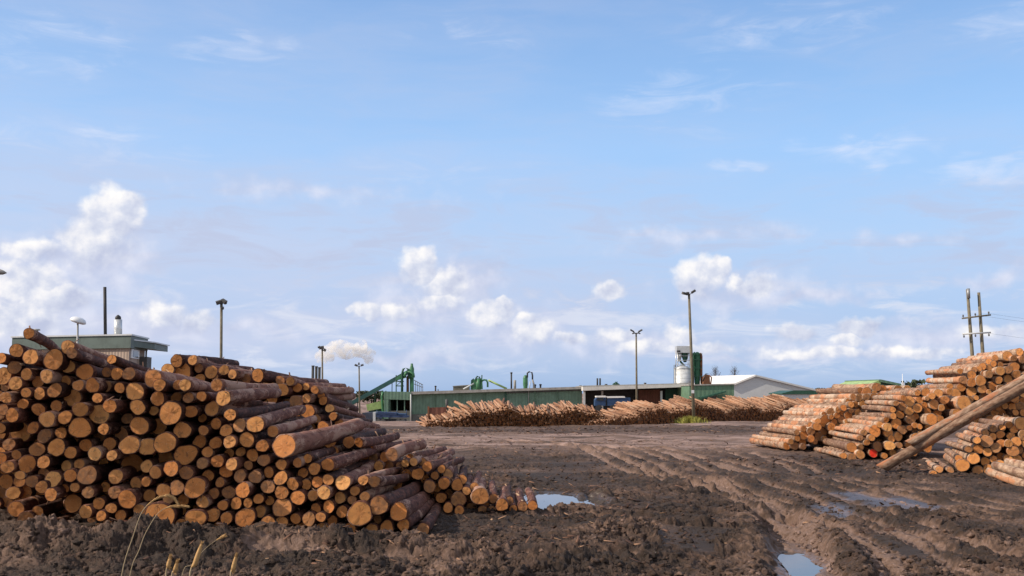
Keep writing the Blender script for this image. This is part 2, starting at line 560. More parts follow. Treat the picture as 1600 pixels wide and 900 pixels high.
verts = np.vstack([verts, [[0, 0, 0]]])
ii, jj = np.meshgrid(np.arange(nR - 1), np.arange(nT), indexing='ij')
jn = (jj + 1) % nT
quads = np.stack([ii * nT + jj, ii * nT + jn, (ii + 1) * nT + jn, (ii + 1) * nT + jj], -1).reshape(-1, 4)[:, ::-1]
tris = np.stack([np.full(nT, nR * nT), np.arange(nT), (np.arange(nT) + 1) % nT], -1)[:, ::-1]


def mesh_np(name, V, Q, T=None, smooth_sh=True):
    me = bpy.data.meshes.new(name)
    nq = len(Q)
    ntri = 0 if T is None else len(T)
    me.vertices.add(len(V))
    me.vertices.foreach_set('co', np.asarray(V, np.float32).ravel())
    loops = np.asarray(Q, np.int32).ravel()
    if ntri:
        loops = np.r_[loops, np.asarray(T, np.int32).ravel()]
    me.loops.add(len(loops))
    me.loops.foreach_set('vertex_index', loops)
    me.polygons.add(nq + ntri)
    st = np.arange(nq) * 4
    if ntri:
        st = np.r_[st, nq * 4 + np.arange(ntri) * 3]
    me.polygons.foreach_set('loop_start', st.astype(np.int32))
    me.update(calc_edges=True)
    if smooth_sh:
        me.polygons.foreach_set('use_smooth', np.ones(nq + ntri, bool))
    me.validate()
    return me


def set_attr(me, name, kind, data):
    a = me.attributes.new(name, kind, 'POINT')
    a.data.foreach_set('vector' if kind == 'FLOAT_VECTOR' else 'value', np.asarray(data, np.float32).ravel())


def tag(o, label=None, cat=None, group=None, kind=None):
    if label:
        o['label'] = label
    if cat:
        o['category'] = cat
    if group:
        o['group'] = group
    if kind:
        o['kind'] = kind
    return o


def link(name, me, mat=None, parent=None):
    o = bpy.data.objects.new(name, me)
    COL.objects.link(o)
    if mat is not None:
        me.materials.append(mat)
    if parent is not None:
        o.parent = parent
    return o


# mud material
mud, nt, b = new_mat('churned_mud', 0.8, 0.4)
pos = nt.node('ShaderNodeNewGeometry').outputs['Position']
wet_a = nt.attr('wet').outputs['Fac']
dry_a = nt.attr('dry').outputs['Fac']
n_big = nt.noise(pos, 1.7, 5, 0.6)
n_fine = nt.noise(pos, 15, 6, 0.7)
n_grit = nt.noise(pos, 75, 3, 0.6)
dd = nt.math('ADD', dry_a, nt.math('MULTIPLY', nt.math('SUBTRACT', n_fine, 0.5), 0.9), clamp=True)
c = nt.ramp(dd, [(0.0, (0.028, 0.017, 0.012)), (0.30, (0.066, 0.039, 0.027)), (0.65, (0.165, 0.102, 0.073)), (1.0, (0.32, 0.22, 0.187))])
c = nt.mix(nt.math('MULTIPLY', nt.maprange(n_big, 0.5, 0.72), 0.35), c, (0.12, 0.062, 0.040))
c = nt.mix(nt.math('MULTIPLY', nt.maprange(n_grit, 0.60, 0.70), 0.45), c, (0.30, 0.20, 0.14))
c = nt.mix(nt.math('MULTIPLY', wet_a, 0.55), c, (0.075, 0.055, 0.046))
nt.put(b.inputs['Base Color'], c)
nt.put(b.inputs['Roughness'], nt.math('ADD', nt.maprange(wet_a, 0.15, 1.0, 0.85, 0.24), nt.math('MULTIPLY', nt.math('SUBTRACT', n_fine, 0.5), 0.3), clamp=True))
hh = nt.math('ADD', nt.math('MULTIPLY', n_fine, 1.0), nt.math('MULTIPLY', n_grit, 0.45))
nb = nt.node('ShaderNodeBump')
nb.inputs['Distance'].default_value = 0.07
nt.put(nb.inputs['Strength'], nt.maprange(wet_a, 0.3, 1.0, 0.75, 0.12))
nt.put(nb.inputs['Height'], hh)
nt.put(b.inputs['Normal'], nb.outputs[0])

gme = mesh_np('ground', verts, quads, tris)
set_attr(gme, 'wet', 'FLOAT', np.r_[WET, 0])
set_attr(gme, 'dry', 'FLOAT', np.r_[DRY, 0.5])
tag(link('ground', gme, mud), 'churned brown mud yard with deep tyre ruts', 'ground', kind='structure')

water, nt, b = new_mat('puddle_water', 0.03, 0.5)
b.inputs['Base Color'].default_value = (0.045, 0.04, 0.035, 1)
tcw = nt.node('ShaderNodeNewGeometry').outputs['Position']
nt.put(b.inputs['Normal'], nt.bump(nt.noise(tcw, 5, 2, 0.5), 0.05, 0.01))
b.inputs['Specular IOR Level'].default_value = 0.9
for (P, zw), lab in zip(PUDDLES, ('long puddle mirroring the sky beside the fallen logs', 'small puddle in the deep rut at the front')):
    cen = P.mean(0)
    Q = cen + (P - cen) * (1 + 0.35 / np.linalg.norm(P - cen, axis=1).mean())
    me = bpy.data.meshes.new('puddle')
    me.from_pydata([(q[0], q[1], zw) for q in Q], [], [list(range(len(Q)))])
    o = tag(link('puddle', me, water), lab, 'puddle', kind='structure')
    if me.polygons[0].normal.z < 0:
        me.flip_normals()

# ------------------------------------------------------------------ generic mesh builder


class MB:
    def __init__(self):
        self.v, self.f, self.s = [], [], []

    def add(self, vs, fs, sm=False):
        o = len(self.v)
        self.v += [tuple(p) for p in vs]
        self.f += [[i + o for i in f] for f in fs]
        self.s += [sm] * len(fs)
        return self

    def box(self, c, s, rz=0.0, bev=0.0):
        x, y, z = (k / 2 for k in s)
        R = Matrix.Rotation(rz, 3, 'Z')
        vs = [Vector(c) + R @ Vector((sx * x, sy * y, sz * z)) for sz in (-1, 1) for sy in (-1, 1) for sx in (-1, 1)]
        return self.add(vs, [(0, 2, 3, 1), (4, 5, 7, 6), (0, 1, 5, 4), (2, 6, 7, 3), (0, 4, 6, 2), (1, 3, 7, 5)])

    def extr(self, poly, vec):
        """closed prism: 3-D polygon extruded along vec"""
        n = len(poly)
        vec = Vector(vec)
        vs = [Vector(p) for p in poly] + [Vector(p) + vec for p in poly]
        fs = [list(range(n))[::-1], list(range(n, 2 * n))] + [[i, (i + 1) % n, n + (i + 1) % n, n + i] for i in range(n)]
        return self.add(vs, fs)

    def cyl(self, p0, p1, r0, r1=None, n=16, caps=True):
        return self.tube([p0, p1], [r0, r0 if r1 is None else r1], n, caps)

    def tube(self, pts, r, n=10, caps=True):
        pts = [Vector(p) for p in pts]
        if not isinstance(r, (list, tuple)):
            r = [r] * len(pts)
        vs, fs = [], []
        ref = None
        for i, p in enumerate(pts):
            t = (pts[min(i + 1, len(pts) - 1)] - pts[max(i - 1, 0)]).normalized()
            if ref is None:
                ref = Vector((0, 0, 1)) if abs(t.z) < 0.9 else Vector((1, 0, 0))
            a = t.cross(ref).normalized()
            bb = t.cross(a).normalized()
            ref = -bb if False else ref
            for k in range(n):
                an = 2 * math.pi * k / n
                vs.append(p + (a * math.cos(an) + bb * math.sin(an)) * r[i])
        for i in range(len(pts) - 1):
            for k in range(n):
                k2 = (k + 1) % n
                fs.append((i * n + k, i * n + k2, (i + 1) * n + k2, (i + 1) * n + k))
        self.add(vs, fs, True)
        if caps:
            o = len(self.v) - len(vs)
            for ring, fl in ((0, 1), (len(pts) - 1, 0)):
                idx = [o + ring * n + k for k in range(n)]
                self.f.append(idx[::-1] if fl else idx)
                self.s.append(False)
        return self

    def build(self, name, mat, parent=None, origin=None):
        me = bpy.data.meshes.new(name)
        org = Vector(origin) if origin is not None else Vector((0, 0, 0))
        if parent is not None and origin is None:
            org = parent.location.copy()
        me.from_pydata([Vector(p) - org for p in self.v], [], self.f)
        me.polygons.foreach_set('use_smooth', self.s)
        me.update()
        o = link(name, me, mat, parent)
        if parent is None:
            o.location = org
        import bmesh
        bm = bmesh.new()
        bm.from_mesh(me)
        bmesh.ops.recalc_face_normals(bm, faces=bm.faces)
        bm.to_mesh(me)
        bm.free()
        return o


def empty(name, loc, label, cat, group=None):
    o = bpy.data.objects.new(name, None)
    COL.objects.link(o)
    o.location = loc
    o.empty_display_size = 0.2
    tag(o, label, cat, group)
    return o


# ------------------------------------------------------------------ logs
def bark_material(name, dark, midc, light, flake, flake_amt, rings=False):
    m, nt, b = new_mat(name, 0.85, 0.25)
    lp = nt.attr('lp').outputs['Vector']
    tint_ = nt.attr('tint').outputs['Fac']
    mp = nt.node('ShaderNodeMapping')
    nt.put(mp.inputs['Vector'], lp)
    mp.inputs['Scale'].default_value = (1, 0.35, 1)
    n1 = nt.noise(mp.outputs[0], 14, 6, 0.62)
    n2 = nt.noise(mp.outputs[0], 3.2, 4, 0.6, 0.6)
    n3 = nt.noise(lp, 38, 4, 0.6)
    c = nt.ramp(nt.math('ADD', n1, nt.math('MULTIPLY', nt.math('SUBTRACT', tint_, 0.5), 0.40)), [(0.30, dark), (0.52, midc), (0.72, light)])
    fl = nt.math('ADD', nt.math('MULTIPLY', n2, 0.7), nt.math('MULTIPLY', n3, 0.3))
    thr = nt.math('MULTIPLY_ADD', tint_, -0.12, 0.62 - flake_amt)
    c = nt.mix(nt.math('MULTIPLY', nt.maprange(nt.math('SUBTRACT', fl, thr), 0.0, 0.05), 0.85), c, flake)
    if rings:
        ry = nt.noise(nt.vmath('MULTIPLY', lp, (0.12, 1.0, 0.12)), 1.5, 1, .5)
        rm = nt.maprange(nt.math('ABSOLUTE', nt.math('SUBTRACT', ry, 0.5)), 0.022, 0.008)
        c = nt.mix(nt.math('MULTIPLY', rm, 0.55), c, (0.12, 0.055, 0.035))
    nt.put(b.inputs['Base Color'], c)
    nt.put(b.inputs['Normal'], nt.bump(nt.math('ADD', nt.math('MULTIPLY', n1, 1.0), nt.math('MULTIPLY', n3, 0.4)), 0.8, 0.02))
    return m


BARK = bark_material('brown_pine_bark', (0.034, 0.014, 0.010), (0.115, 0.044, 0.030), (0.22, 0.098, 0.066), (0.38, 0.235, 0.17), 0.015)
BARK_PALE = bark_material('pale_flaking_bark', (0.17, 0.098, 0.066), (0.38, 0.26, 0.18), (0.52, 0.40, 0.30), (0.46, 0.195, 0.09), 0.045, True)
BARK_GREY = bark_material('grey_speckled_bark', (0.12, 0.065, 0.042), (0.27, 0.175, 0.12), (0.42, 0.31, 0.23), (0.36, 0.14, 0.065), 0.03)
BARK_SHADE = bark_material('shaded_stick_bark', (0.035, 0.018, 0.012), (0.09, 0.045, 0.03), (0.17, 0.09, 0.055), (0.22, 0.12, 0.07), -0.02)  # shaded copy of the stick bark, for the walls of the far stacks
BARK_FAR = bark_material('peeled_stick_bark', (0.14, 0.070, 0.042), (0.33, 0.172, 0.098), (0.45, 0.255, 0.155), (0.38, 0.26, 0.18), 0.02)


def end_material(name, red=False, shade_mul=1.0):
    m, nt, b = new_mat(name, 0.75, 0.25)
    lp = nt.attr('lp').outputs['Vector']
    tint_ = nt.attr('tint').outputs['Fac']
    rad = nt.attr('rad').outputs['Fac']
    flat = nt.vmath('MULTIPLY', lp, (1, 0, 1))
    off = nt.node('ShaderNodeCombineXYZ')
    nt.put(off.inputs[1], nt.math('MULTIPLY', tint_, 91.0))
    p = nt.vmath('ADD', flat, off.outputs[0])
    n = nt.noise(p, 11, 5, 0.6)
    nf = nt.noise(p, 45, 3, 0.6)
    dist = nt.vmath('LENGTH', flat)
    ring = nt.math('SINE', nt.math('ADD', nt.math('MULTIPLY', dist, 560.0), nt.math('MULTIPLY', n, 7.0)))
    # colour per log: orange, tan or grey-brown
    c = nt.ramp(tint_, [(0.0, (0.52, 0.205, 0.062)), (0.25, (0.70, 0.285, 0.082)), (0.5, (0.66, 0.235, 0.062)), (0.75, (0.78, 0.375, 0.125)), (1.0, (0.58, 0.225, 0.072))])
    c = nt.mix(nt.math('MULTIPLY', nt.maprange(ring, -0.2, 1.0), 0.34), c, (0.30, 0.115, 0.035))
    c = nt.mix(nt.math('MULTIPLY', nt.maprange(n, 0.52, 0.68), 0.5), c, (0.30, 0.145, 0.06))
    c = nt.mix(nt.math('MULTIPLY', nt.maprange(rad, 0.62, 0.15), 0.30), c, (0.42, 0.15, 0.05))
    c = nt.mix(nt.math('MULTIPLY', nt.maprange(nf, 0.58, 0.68), 0.35), c, (0.74, 0.50, 0.26))
    # some ends weathered grey-brown or smeared with mud
    wth = nt.math('FRACT', nt.math('MULTIPLY', tint_, 17.3))
    c = nt.mix(nt.math('MULTIPLY', nt.maprange(wth, 0.72, 0.80), nt.maprange(n, 0.35, 0.6, 0.35, 0.75)), c, (0.25, 0.135, 0.075))
    c = nt.mix(nt.math('MULTIPLY', nt.maprange(nt.noise(p, 6.5, 4, 0.65), 0.60, 0.68), 0.55), c, (0.11, 0.065, 0.042))
    c = nt.mix(1.0, c, nt.ramp(nt.math('FRACT', nt.math('MULTIPLY', tint_, 7.7)), [(0, (0.76, 0.74, 0.72)), (0.5, (1.06, 1.06, 1.06)), (1, (1.28, 1.32, 1.36))]), 'MULTIPLY')
    # radial checks
    sx = nt.node('ShaderNodeSeparateXYZ')
    nt.put(sx.inputs[0], flat)
    ang = nt.math('ARCTAN2', sx.outputs[0], sx.outputs[2])
    ck = nt.math('ABSOLUTE', nt.math('SINE', nt.math('ADD', nt.math('MULTIPLY', ang, 1.5), nt.math('ADD', nt.math('MULTIPLY', tint_, 40.0), nt.math('MULTIPLY', n, 1.5)))))
    ckm = nt.math('MULTIPLY', nt.maprange(ck, 0.05, 0.015), nt.maprange(nt.noise(p, 5, 1), 0.5, 0.6))
    c = nt.mix(nt.math('MULTIPLY', ckm, 0.75), c, (0.06, 0.03, 0.018))
    c = nt.mix(nt.math('MULTIPLY', nt.maprange(rad, 0.93, 1.0), 0.55), c, (0.15, 0.075, 0.04))
    if red:
        c = nt.mix(nt.maprange(nt.math('ADD', n, nt.math('MULTIPLY', rad, -0.12)), 0.30, 0.36), c, (0.85, 0.045, 0.022))
    if shade_mul < 1:
        c = nt.mix(1.0, c, (shade_mul, shade_mul * .9, shade_mul * .85), 'MULTIPLY')  # darkens the end colour to put shade into it
    nt.put(b.inputs['Base Color'], c)
    nt.put(b.inputs['Normal'], nt.bump(nt.math('ADD', n, nt.math('MULTIPLY', ring, 0.15)), 0.5, 0.012))
    return m


ENDW = end_material('sawn_pine_end')
END_FAR = end_material('shade_darkened_stick_end', False, 0.28)  # shade on the far stack fronts painted into the end colour
END_RED = end_material('red_painted_end', True)


def log_arrays(r0, r1, L, seed, nseg=22, nring=14, rough=0.05, tilt=(0, 0), bend=0.03):
    """log along +Y from y=0 (front). returns bark (V, Q, T) and cap (V, Q, T, rad)"""
    rg = np.random.default_rng(seed)
    t = np.linspace(0, 1, nring + 1)
    th = np.arange(nseg) * 2 * math.pi / nseg
    p1, p2, p3, p4 = rg.uniform(0, 6.28, 4)
    shape = 1 + rg.uniform(.015, .085) * np.cos(2 * th + p1) + rg.uniform(0, .05) * np.cos(3 * th + p2)
    R = (r0 + (r1 - r0) * t)[:, None] * shape[None, :]
    R = R * (1 + 0.10 * np.exp(-t * 9))[:, None] if r0 > 0.14 else R
    nz = rg.normal(0, 1, (nring + 1, nseg))
    nz = (nz + np.roll(nz, 1, 1)) * .5
    R = R * (1 + rough * 0.55 * nz)
    bx = bend * np.sin(t * math.pi) * math.cos(p3)
    bz = bend * np.sin(t * math.pi) * math.sin(p3) * 0.6
    Xs = R * np.cos(th) + bx[:, None]
    Zs = R * np.sin(th) + bz[:, None]
    Ys = np.repeat((t * L)[:, None], nseg, 1)
    face = lambda x, z: tilt[0] * x + tilt[1] * z
    Ys[0] += face(Xs[0], Zs[0])
    V = np.stack([Xs, Ys, Zs], -1).reshape(-1, 3)
    fi, fj = np.meshgrid(np.arange(nring), np.arange(nseg), indexing='ij')
    fk = (fj + 1) % nseg
    Q = np.stack([fi * nseg + fj, (fi + 1) * nseg + fj, (fi + 1) * nseg + fk, fi * nseg + fk], -1).reshape(-1, 4)[:, ::-1]
    # bark rim (front annulus)
    n0 = len(V)
    rin = V[:nseg] * np.array([0.93, 1, 0.93])
    rin[:, 1] = face(rin[:, 0], rin[:, 2])
    V = np.vstack([V, rin])
    j = np.arange(nseg)
    k = (j + 1) % nseg
    Q = np.vstack([Q, np.stack([n0 + j, j, k, n0 + k], -1)[:, ::-1]])
    # back cap
    bc = len(V)
    V = np.vstack([V, [[bx[-1], L, bz[-1]]]])
    T = np.stack([nring * nseg + j, np.full(nseg, bc), nring * nseg + k], -1)[:, ::-1]
    # front cap, its own mesh
    fr = (1.0, 0.66, 0.33)
    CV, rad = [], []
    for q in fr:
        P = rin * np.array([q, 1, q])
        P[:, 1] = face(P[:, 0], P[:, 2]) - 0.003 + (rg.normal(0, 0.004, nseg) if q < 1 else 0)
        CV.append(P)
        rad += [q] * nseg
    CV.append(np.array([[0, -0.003, 0]]))
    rad.append(0.0)
    CV = np.vstack(CV)
    CQ = np.vstack([np.stack([a * nseg + j, a * nseg + k, (a + 1) * nseg + k, (a + 1) * nseg + j], -1) for a in (0, 1)])
    CT = np.stack([2 * nseg + j, 2 * nseg + k, np.full(nseg, 3 * nseg)], -1)
    return (V, Q, T), (CV, CQ, CT, np.array(rad))


def frame(p0, p1):
    y = (Vector(p1) - Vector(p0)).normalized()
    x = y.cross(Vector((0, 0, 1))).normalized()
    z = x.cross(y)
    return Matrix((x, y, z)).transposed()


class LogMass:
    """many logs in ONE mesh (stuff)"""

    def __init__(self):
        self.V, self.Q, self.T, self.mq, self.mt, self.lp, self.ti, self.rad = [], [], [], [], [], [], [], []
        self.n = 0

    def add(self, p0, p1, r0, r1, seed, tint, bark_slot=0, nseg=12, nring=4, tilt=(0, 0)):
        L = (Vector(p1) - Vector(p0)).length
        (V, Q, T), (CV, CQ, CT, rad) = log_arrays(r0, r1, L, seed, nseg, nring, 0.05, tilt)
        R = np.array(frame(p0, p1))
        for VV, QQ, TT, slot, rd in ((V, Q, T, bark_slot, np.full(len(V), 1.0)), (CV, CQ, CT, 2, rad)):
            self.V.append(VV @ R.T + np.array(p0))
            self.Q.append(QQ + self.n)
            self.T.append(TT + self.n)
            self.mq.append(np.full(len(QQ), slot))
            self.mt.append(np.full(len(TT), slot))
            self.lp.append(VV + np.array([0, seed * 7.31 % 97, 0]))
            self.ti.append(np.full(len(VV), tint))
            self.rad.append(rd)
            self.n += len(VV)

    def build(self, name, mats):
        me = mesh_np(name, np.vstack(self.V), np.vstack(self.Q), np.vstack(self.T))
        for m in mats:
            me.materials.append(m)
        me.polygons.foreach_set('material_index', np.r_[np.concatenate(self.mq), np.concatenate(self.mt)].astype(np.int32))
        set_attr(me, 'lp', 'FLOAT_VECTOR', np.vstack(self.lp))
        set_attr(me, 'tint', 'FLOAT', np.concatenate(self.ti))
        set_attr(me, 'rad', 'FLOAT', np.concatenate(self.rad))
        return link(name, me)


def named_log(p0, p1, r0, r1, seed, tint, bark, endm, label, group, tilt=(0, 0), name='log', cat='log', nring=18, nseg=24):
    L = (Vector(p1) - Vector(p0)).length
    (V, Q, T), (CV, CQ, CT, rad) = log_arrays(r0, r1, L, seed, nseg, nring, 0.075, tilt, 0.055)
    o = None
    for nm, VV, QQ, TT, mat, rd in ((name, V, Q, T, bark, np.ones(len(V))), ('cut_end', CV, CQ, CT, endm, rad)):
        me = mesh_np(nm, VV, QQ, TT)
        set_attr(me, 'lp', 'FLOAT_VECTOR', VV + np.array([0, (seed * 7.31) % 97, 0]))
        set_attr(me, 'tint', 'FLOAT', np.full(len(VV), tint))
        set_attr(me, 'rad', 'FLOAT', rd)
        ob = link(nm, me, mat, o)
        if o is None:
            o = ob
            o.matrix_world = Matrix.Translation(Vector(p0)) @ frame(p0, p1).to_4x4()
            tag(o, label, cat, group)
    return o


# log ends of the near left stacks: px x, px y, px radius, extra depth, optional (back end px x, y)
YA, YB, YC = 17.8, 24.6, 20.9
A = [
    (45, 521, 8.6, -.3, (92, 551)), (25.7, 547.7, 10.7, 0), (48, 557.7, 12.2, -.1), (1, 560, 9, 0), (22.6, 574, 10.5, .1), (84, 562, 14.5, -.1), (105.5, 542, 10.7, 0, (236, 584)), (112.4, 552, 8.4, -.35, (228, 594)),
    (107, 573, 10.5, .3), (174.5, 561.5, 7.8, -.1, (300, 603)), (133, 581.5, 12.3, .2), (167, 581.5, 8, .5), (182.7, 583.5, 9.7, .3), (201.5, 584, 10, -.1), (4, 588, 12.5, .4), (41.4, 584.7, 9.4, .1),
    (24.5, 599, 11, 0), (73, 588, 10.3, -.2), (59.5, 596.5, 9.5, .3), (103, 595, 8.2, .3), (122.4, 602, 8.6, 0), (144.4, 602.3, 11.3, 0), (165.7, 604, 8.8, .45), (187, 606, 8.5, .1), (40.8, 613.6, 8, -.1),
    (61.5, 615, 9.3, 0), (85.4, 609.8, 11.7, -.1), (113.6, 621.5, 12.3, .4), (152, 622, 8.2, -.25), (9.4, 621.5, 9, 0), (35.8, 631.3, 8.8, .2), (60.3, 640, 10.6, .1), (88, 634.5, 9.3, .1), (125.5, 639.5, 12, -.1),
    (171.5, 634.5, 11, -.35), (155, 647.5, 14.5, .2), (5, 640, 9, .4), (18.8, 649, 10.8, -.2), (74, 655, 12, -.2), (101.5, 652, 10.8, -.1), (-1, 669, 9.5, 0), (32.6, 676, 13.8, .8), (51.5, 668.5, 9.4, .1),
    (125, 668.5, 15.3, 0), (162, 670.3, 9, -.1), (199, 654, 9, .5), (69.7, 681, 10.6, .1), (95.4, 676.5, 9, .1), (189.6, 678, 11.5, .6), (13.8, 694.7, 10, .4), (57.8, 702.3, 11.8, .2), (88.5, 699, 12.5, 0),
    (114, 686, 8, .8), (134, 695.4, 10, .3), (154.5, 683, 8.5, .8), (170.7, 693.5, 10.6, .4), (110.5, 707.3, 9.6, .1), (148, 709, 10.8, 0), (175, 711.7, 8.2, 0), (25.7, 710.5, 7.5, .1), (1.5, 716, 9, .3),
    (42.7, 724.5, 12.5, .1), (68, 722, 10, 0), (12, 729.5, 10.3, 0), (31.4, 742.6, 7.7, .1), (50, 752, 9.6, .1), (68.4, 740.5, 9.5, .4), (83.3, 748.3, 11.5, .1), (65.3, 761, 9.6, -.1), (79.7, 772.7, 9.8, -.1),
    (103.6, 728, 9, .4), (123.7, 725, 8.5, .4), (110, 743, 10, .1), (136.2, 742.6, 14, 0), (101, 763.3, 6.9, .4), (116.8, 761.4, 7.5, .2), (138, 769.6, 9.4, .1), (114.3, 786.5, 12.5, .6), (133.7, 799.7, 11.2, .1),
    (180.8, 744.5, 11.3, .1), (164.5, 761, 8, .6), (179, 769.6, 9.7, 0), (198.8, 780, 13.3, -.1), (154.4, 786.5, 9.6, .2), (174, 794, 8.7, .1), (158.2, 806, 8.2, 0), (188.5, 805.5, 9, .2),
    (25, 795, 11.3, 2.3), (40, 811.6, 11.3, 1.9), (59, 799.7, 9, 2.1), (72, 819, 6.5, .3, (130, 800)), (168, 820.5, 8.5, .2), (191, 826.5, 12, 0), (210.8, 611.6, 13.5, 0), (239, 591, 12.5, 0), (249, 601.5, 9.6, -.35),
    (278, 601.5, 8, .1), (289.2, 601.5, 9.4, -.15, (352, 612)), (246.5, 623, 11, 0), (275.4, 621.6, 8.8, .5), (294.3, 621.6, 8.8, .2), (315, 619, 8, 0, (370, 617)), (215.2, 636, 12, -.1), (240.3, 641.7, 7.5, .3), (266, 645.5, 17, -.1),
    (298, 643, 10.3, .2), (331.3, 638.6, 11.5, .3), (348.9, 622.2, 12, -.1, (432, 614)), (338.8, 601.5, 9.5, 0, (430, 606)), (359.5, 648, 9.5, -.1, (447, 633)), (217.7, 665, 13.5, 0), (247.8, 665.7, 12, .6), (284.8, 672, 12.3, .1),
    (316.2, 653.2, 7, .7), (337.6, 662, 9.3, .3), (318, 672.6, 8.3, .1), (353.3, 672.6, 10, 0), (202.6, 695.2, 13.6, 0), (230.2, 697.8, 13, .1), (257.8, 692, 15.5, -.1), (311.8, 690.2, 10.5, .5), (337, 692, 9.6, .2),
    (359, 690.2, 10, -.1), (290.5, 710.3, 14.8, .2), (324.4, 706, 9, .3), (358.3, 708.4, 8, .6), (207, 724, 14.5, .9), (229, 728.5, 10, .3), (259, 716.6, 12, .9), (242.8, 738, 10, .1), (267.3, 732.3, 12, -.1),
    (291, 738.5, 11, 0), (316.2, 724, 9, .1), (340, 720.4, 10.2, .1), (362, 725.4, 9.6, -.1), (353.2, 736.7, 10, .3), (325, 743.6, 9.7, .4), (375, 743.6, 10, .2), (212.6, 755, 9.5, .5), (228.3, 752.5, 8, .1),
    (233.4, 774, 9.5, .4), (255.3, 765.7, 10.5, .2), (276.7, 761.3, 11.3, .1), (305, 762, 15, 0), (343.8, 753.8, 7.7, .3), (333.8, 771.4, 9.5, .4), (357.6, 769.5, 10.7, .3), (379.5, 765.7, 11.8, -.2), (217.7, 796.5, 9, .1),
    (262.9, 780.8, 7.5, .1), (286.7, 780.8, 9, .4), (316.8, 784, 9.7, .1), (348.2, 789.6, 8.3, .1), (369, 786.5, 9.4, .1), (249, 809, 22, -.1), (207, 814, 7, .2), (283, 797.8, 8, .7), (305.5, 810.3, 14.2, 0),
    (332.5, 804.7, 11.3, .2), (353.9, 809.7, 9.3, .1), (284.2, 822.9, 11.8, .1), (221.4, 825.4, 9.5, .2), (342, 822, 8.5, .3), (399, 745, 10.6, 0), (420.3, 737.9, 8.8, .2), (439, 746.7, 10.7, 0), (418.4, 760.7, 10.7, 0),
    (457.3, 756.3, 9.6, 0), (478.6, 757, 8.5, .3), (496, 753, 9, .1), (512.5, 749.4, 9, 0), (439.7, 769.5, 11, 0), (465.5, 777.7, 11.5, 0), (489.3, 774, 8.7, .1), (506.3, 770, 10.7, -.1), (404, 779.5, 8.3, .1),
    (387.6, 785.8, 7.4, .1), (421.5, 782, 7.6, .3), (441, 793.4, 13.8, 0), (406.5, 799, 9.3, .3), (383.2, 809, 14, .1), (419.6, 816, 10.6, 0), (399.5, 826.6, 9, .1), (440.4, 815.3, 9.3, .1), (461.7, 810.3, 8.5, .1),
    (482.4, 811, 11, 0), (493.7, 794, 8, .2), (501.2, 807.8, 8, -.1), (513.8, 791.5, 9.7, .1), (531.4, 777.7, 9, .3), (550, 781, 7.2, .2), (534.5, 799.6, 9.5, .1), (519.4, 813.4, 8, .3), (502.5, 828, 11.3, .2),
    (526.4, 828.5, 9, .1), (546.4, 826.6, 10, .2), (536, 754, 12, 0, (585, 722)), (554.6, 767, 8, .1), (469, 824, 8, .3), (374.4, 664.4, 11, 0), (399, 663.2, 12.4, -.1, (470, 640)), (385.7, 687, 12, 0), (410.2, 696.5, 9.8, 0),
    (426.5, 673.9, 9, .2, (490, 655)), (444, 697, 17.5, -.1, (560, 664)), (376.3, 706, 7.6, .4), (394.5, 711, 9.6, .3), (412.7, 719, 9.4, .1), (388.3, 727, 7.5, .3), (439.7, 726, 8.8, .1), (464.8, 722.8, 7.6, .2),
    (481, 716.5, 7.2, .4, (560, 695)), (491.2, 732.2, 9.7, 0), (512.5, 726, 10, .1, (590, 700)), (473.6, 739, 8.3, .5), (567.7, 750.4, 8, 0, (640, 732)), (584.7, 752.3, 9, -.2, (650, 741)), (570.2, 775.8, 8, .1), (562, 802.8, 17.5, -.1),
    (591.6, 790.2, 13.7, -.1, (664, 752)), (623, 799.6, 13, 0, (672, 768)), (589.7, 811.6, 7, .4), (580.3, 827.9, 10, .2), (604, 824.7, 11, .2), (630.5, 820.4, 10, .2), (661, 828, 10.5, .1, (686, 778)),
]
B = [
    (276, 563.9, 9, 0), (301.2, 562.6, 7.8, 0, (372, 586)), (262, 577.5, 9, .1), (285, 581, 13, .2), (310.6, 575, 7.3, .2), (330, 581.4, 9.4, .2), (313, 591.5, 8.2, .3), (350, 578.3, 8.2, -.1, (408, 592)), (363.3, 584.6, 7.3, -.1),
    (335.7, 589, 5.6, .2), (402.7, 586.4, 9.2, -.2, (500, 606)), (437.8, 595, 7.8, .2), (440.4, 609, 9.7, 0), (453.5, 595.8, 6.8, -.1, (498, 614)), (491.8, 609, 6.7, -.1), (462.3, 627.2, 9, 0), (478.6, 622.8, 7.5, .1),
    (480.5, 642.9, 10, -.2, (537, 641)), (463, 646.6, 7, .1), (495, 654, 7, 0), (520.7, 650.4, 6.8, -.2, (577, 660)), (505, 626, 7, .4, (556, 640)), (515, 638, 7, .3, (566, 652)), (502, 618, 6, .5, (540, 630)), (530, 662, 7.5, .2, (590, 668)),
    (540, 672, 8, -.5, (596, 676)), (545, 691, 9.5, -4.0), (560.5, 691.5, 7.6, -4.4, (620, 681)), (575, 700, 8, -3.0, (640, 692)), (515, 690, 10, -2.6, (575, 675)), (520, 706, 9, -4.0, (600, 690)), (505, 668, 9, -.2), (425, 622, 9, .6),
    (420, 600, 8, .6), (385, 592, 8, .5), (465, 606, 7.5, .4), (478, 604, 6, .5),
]
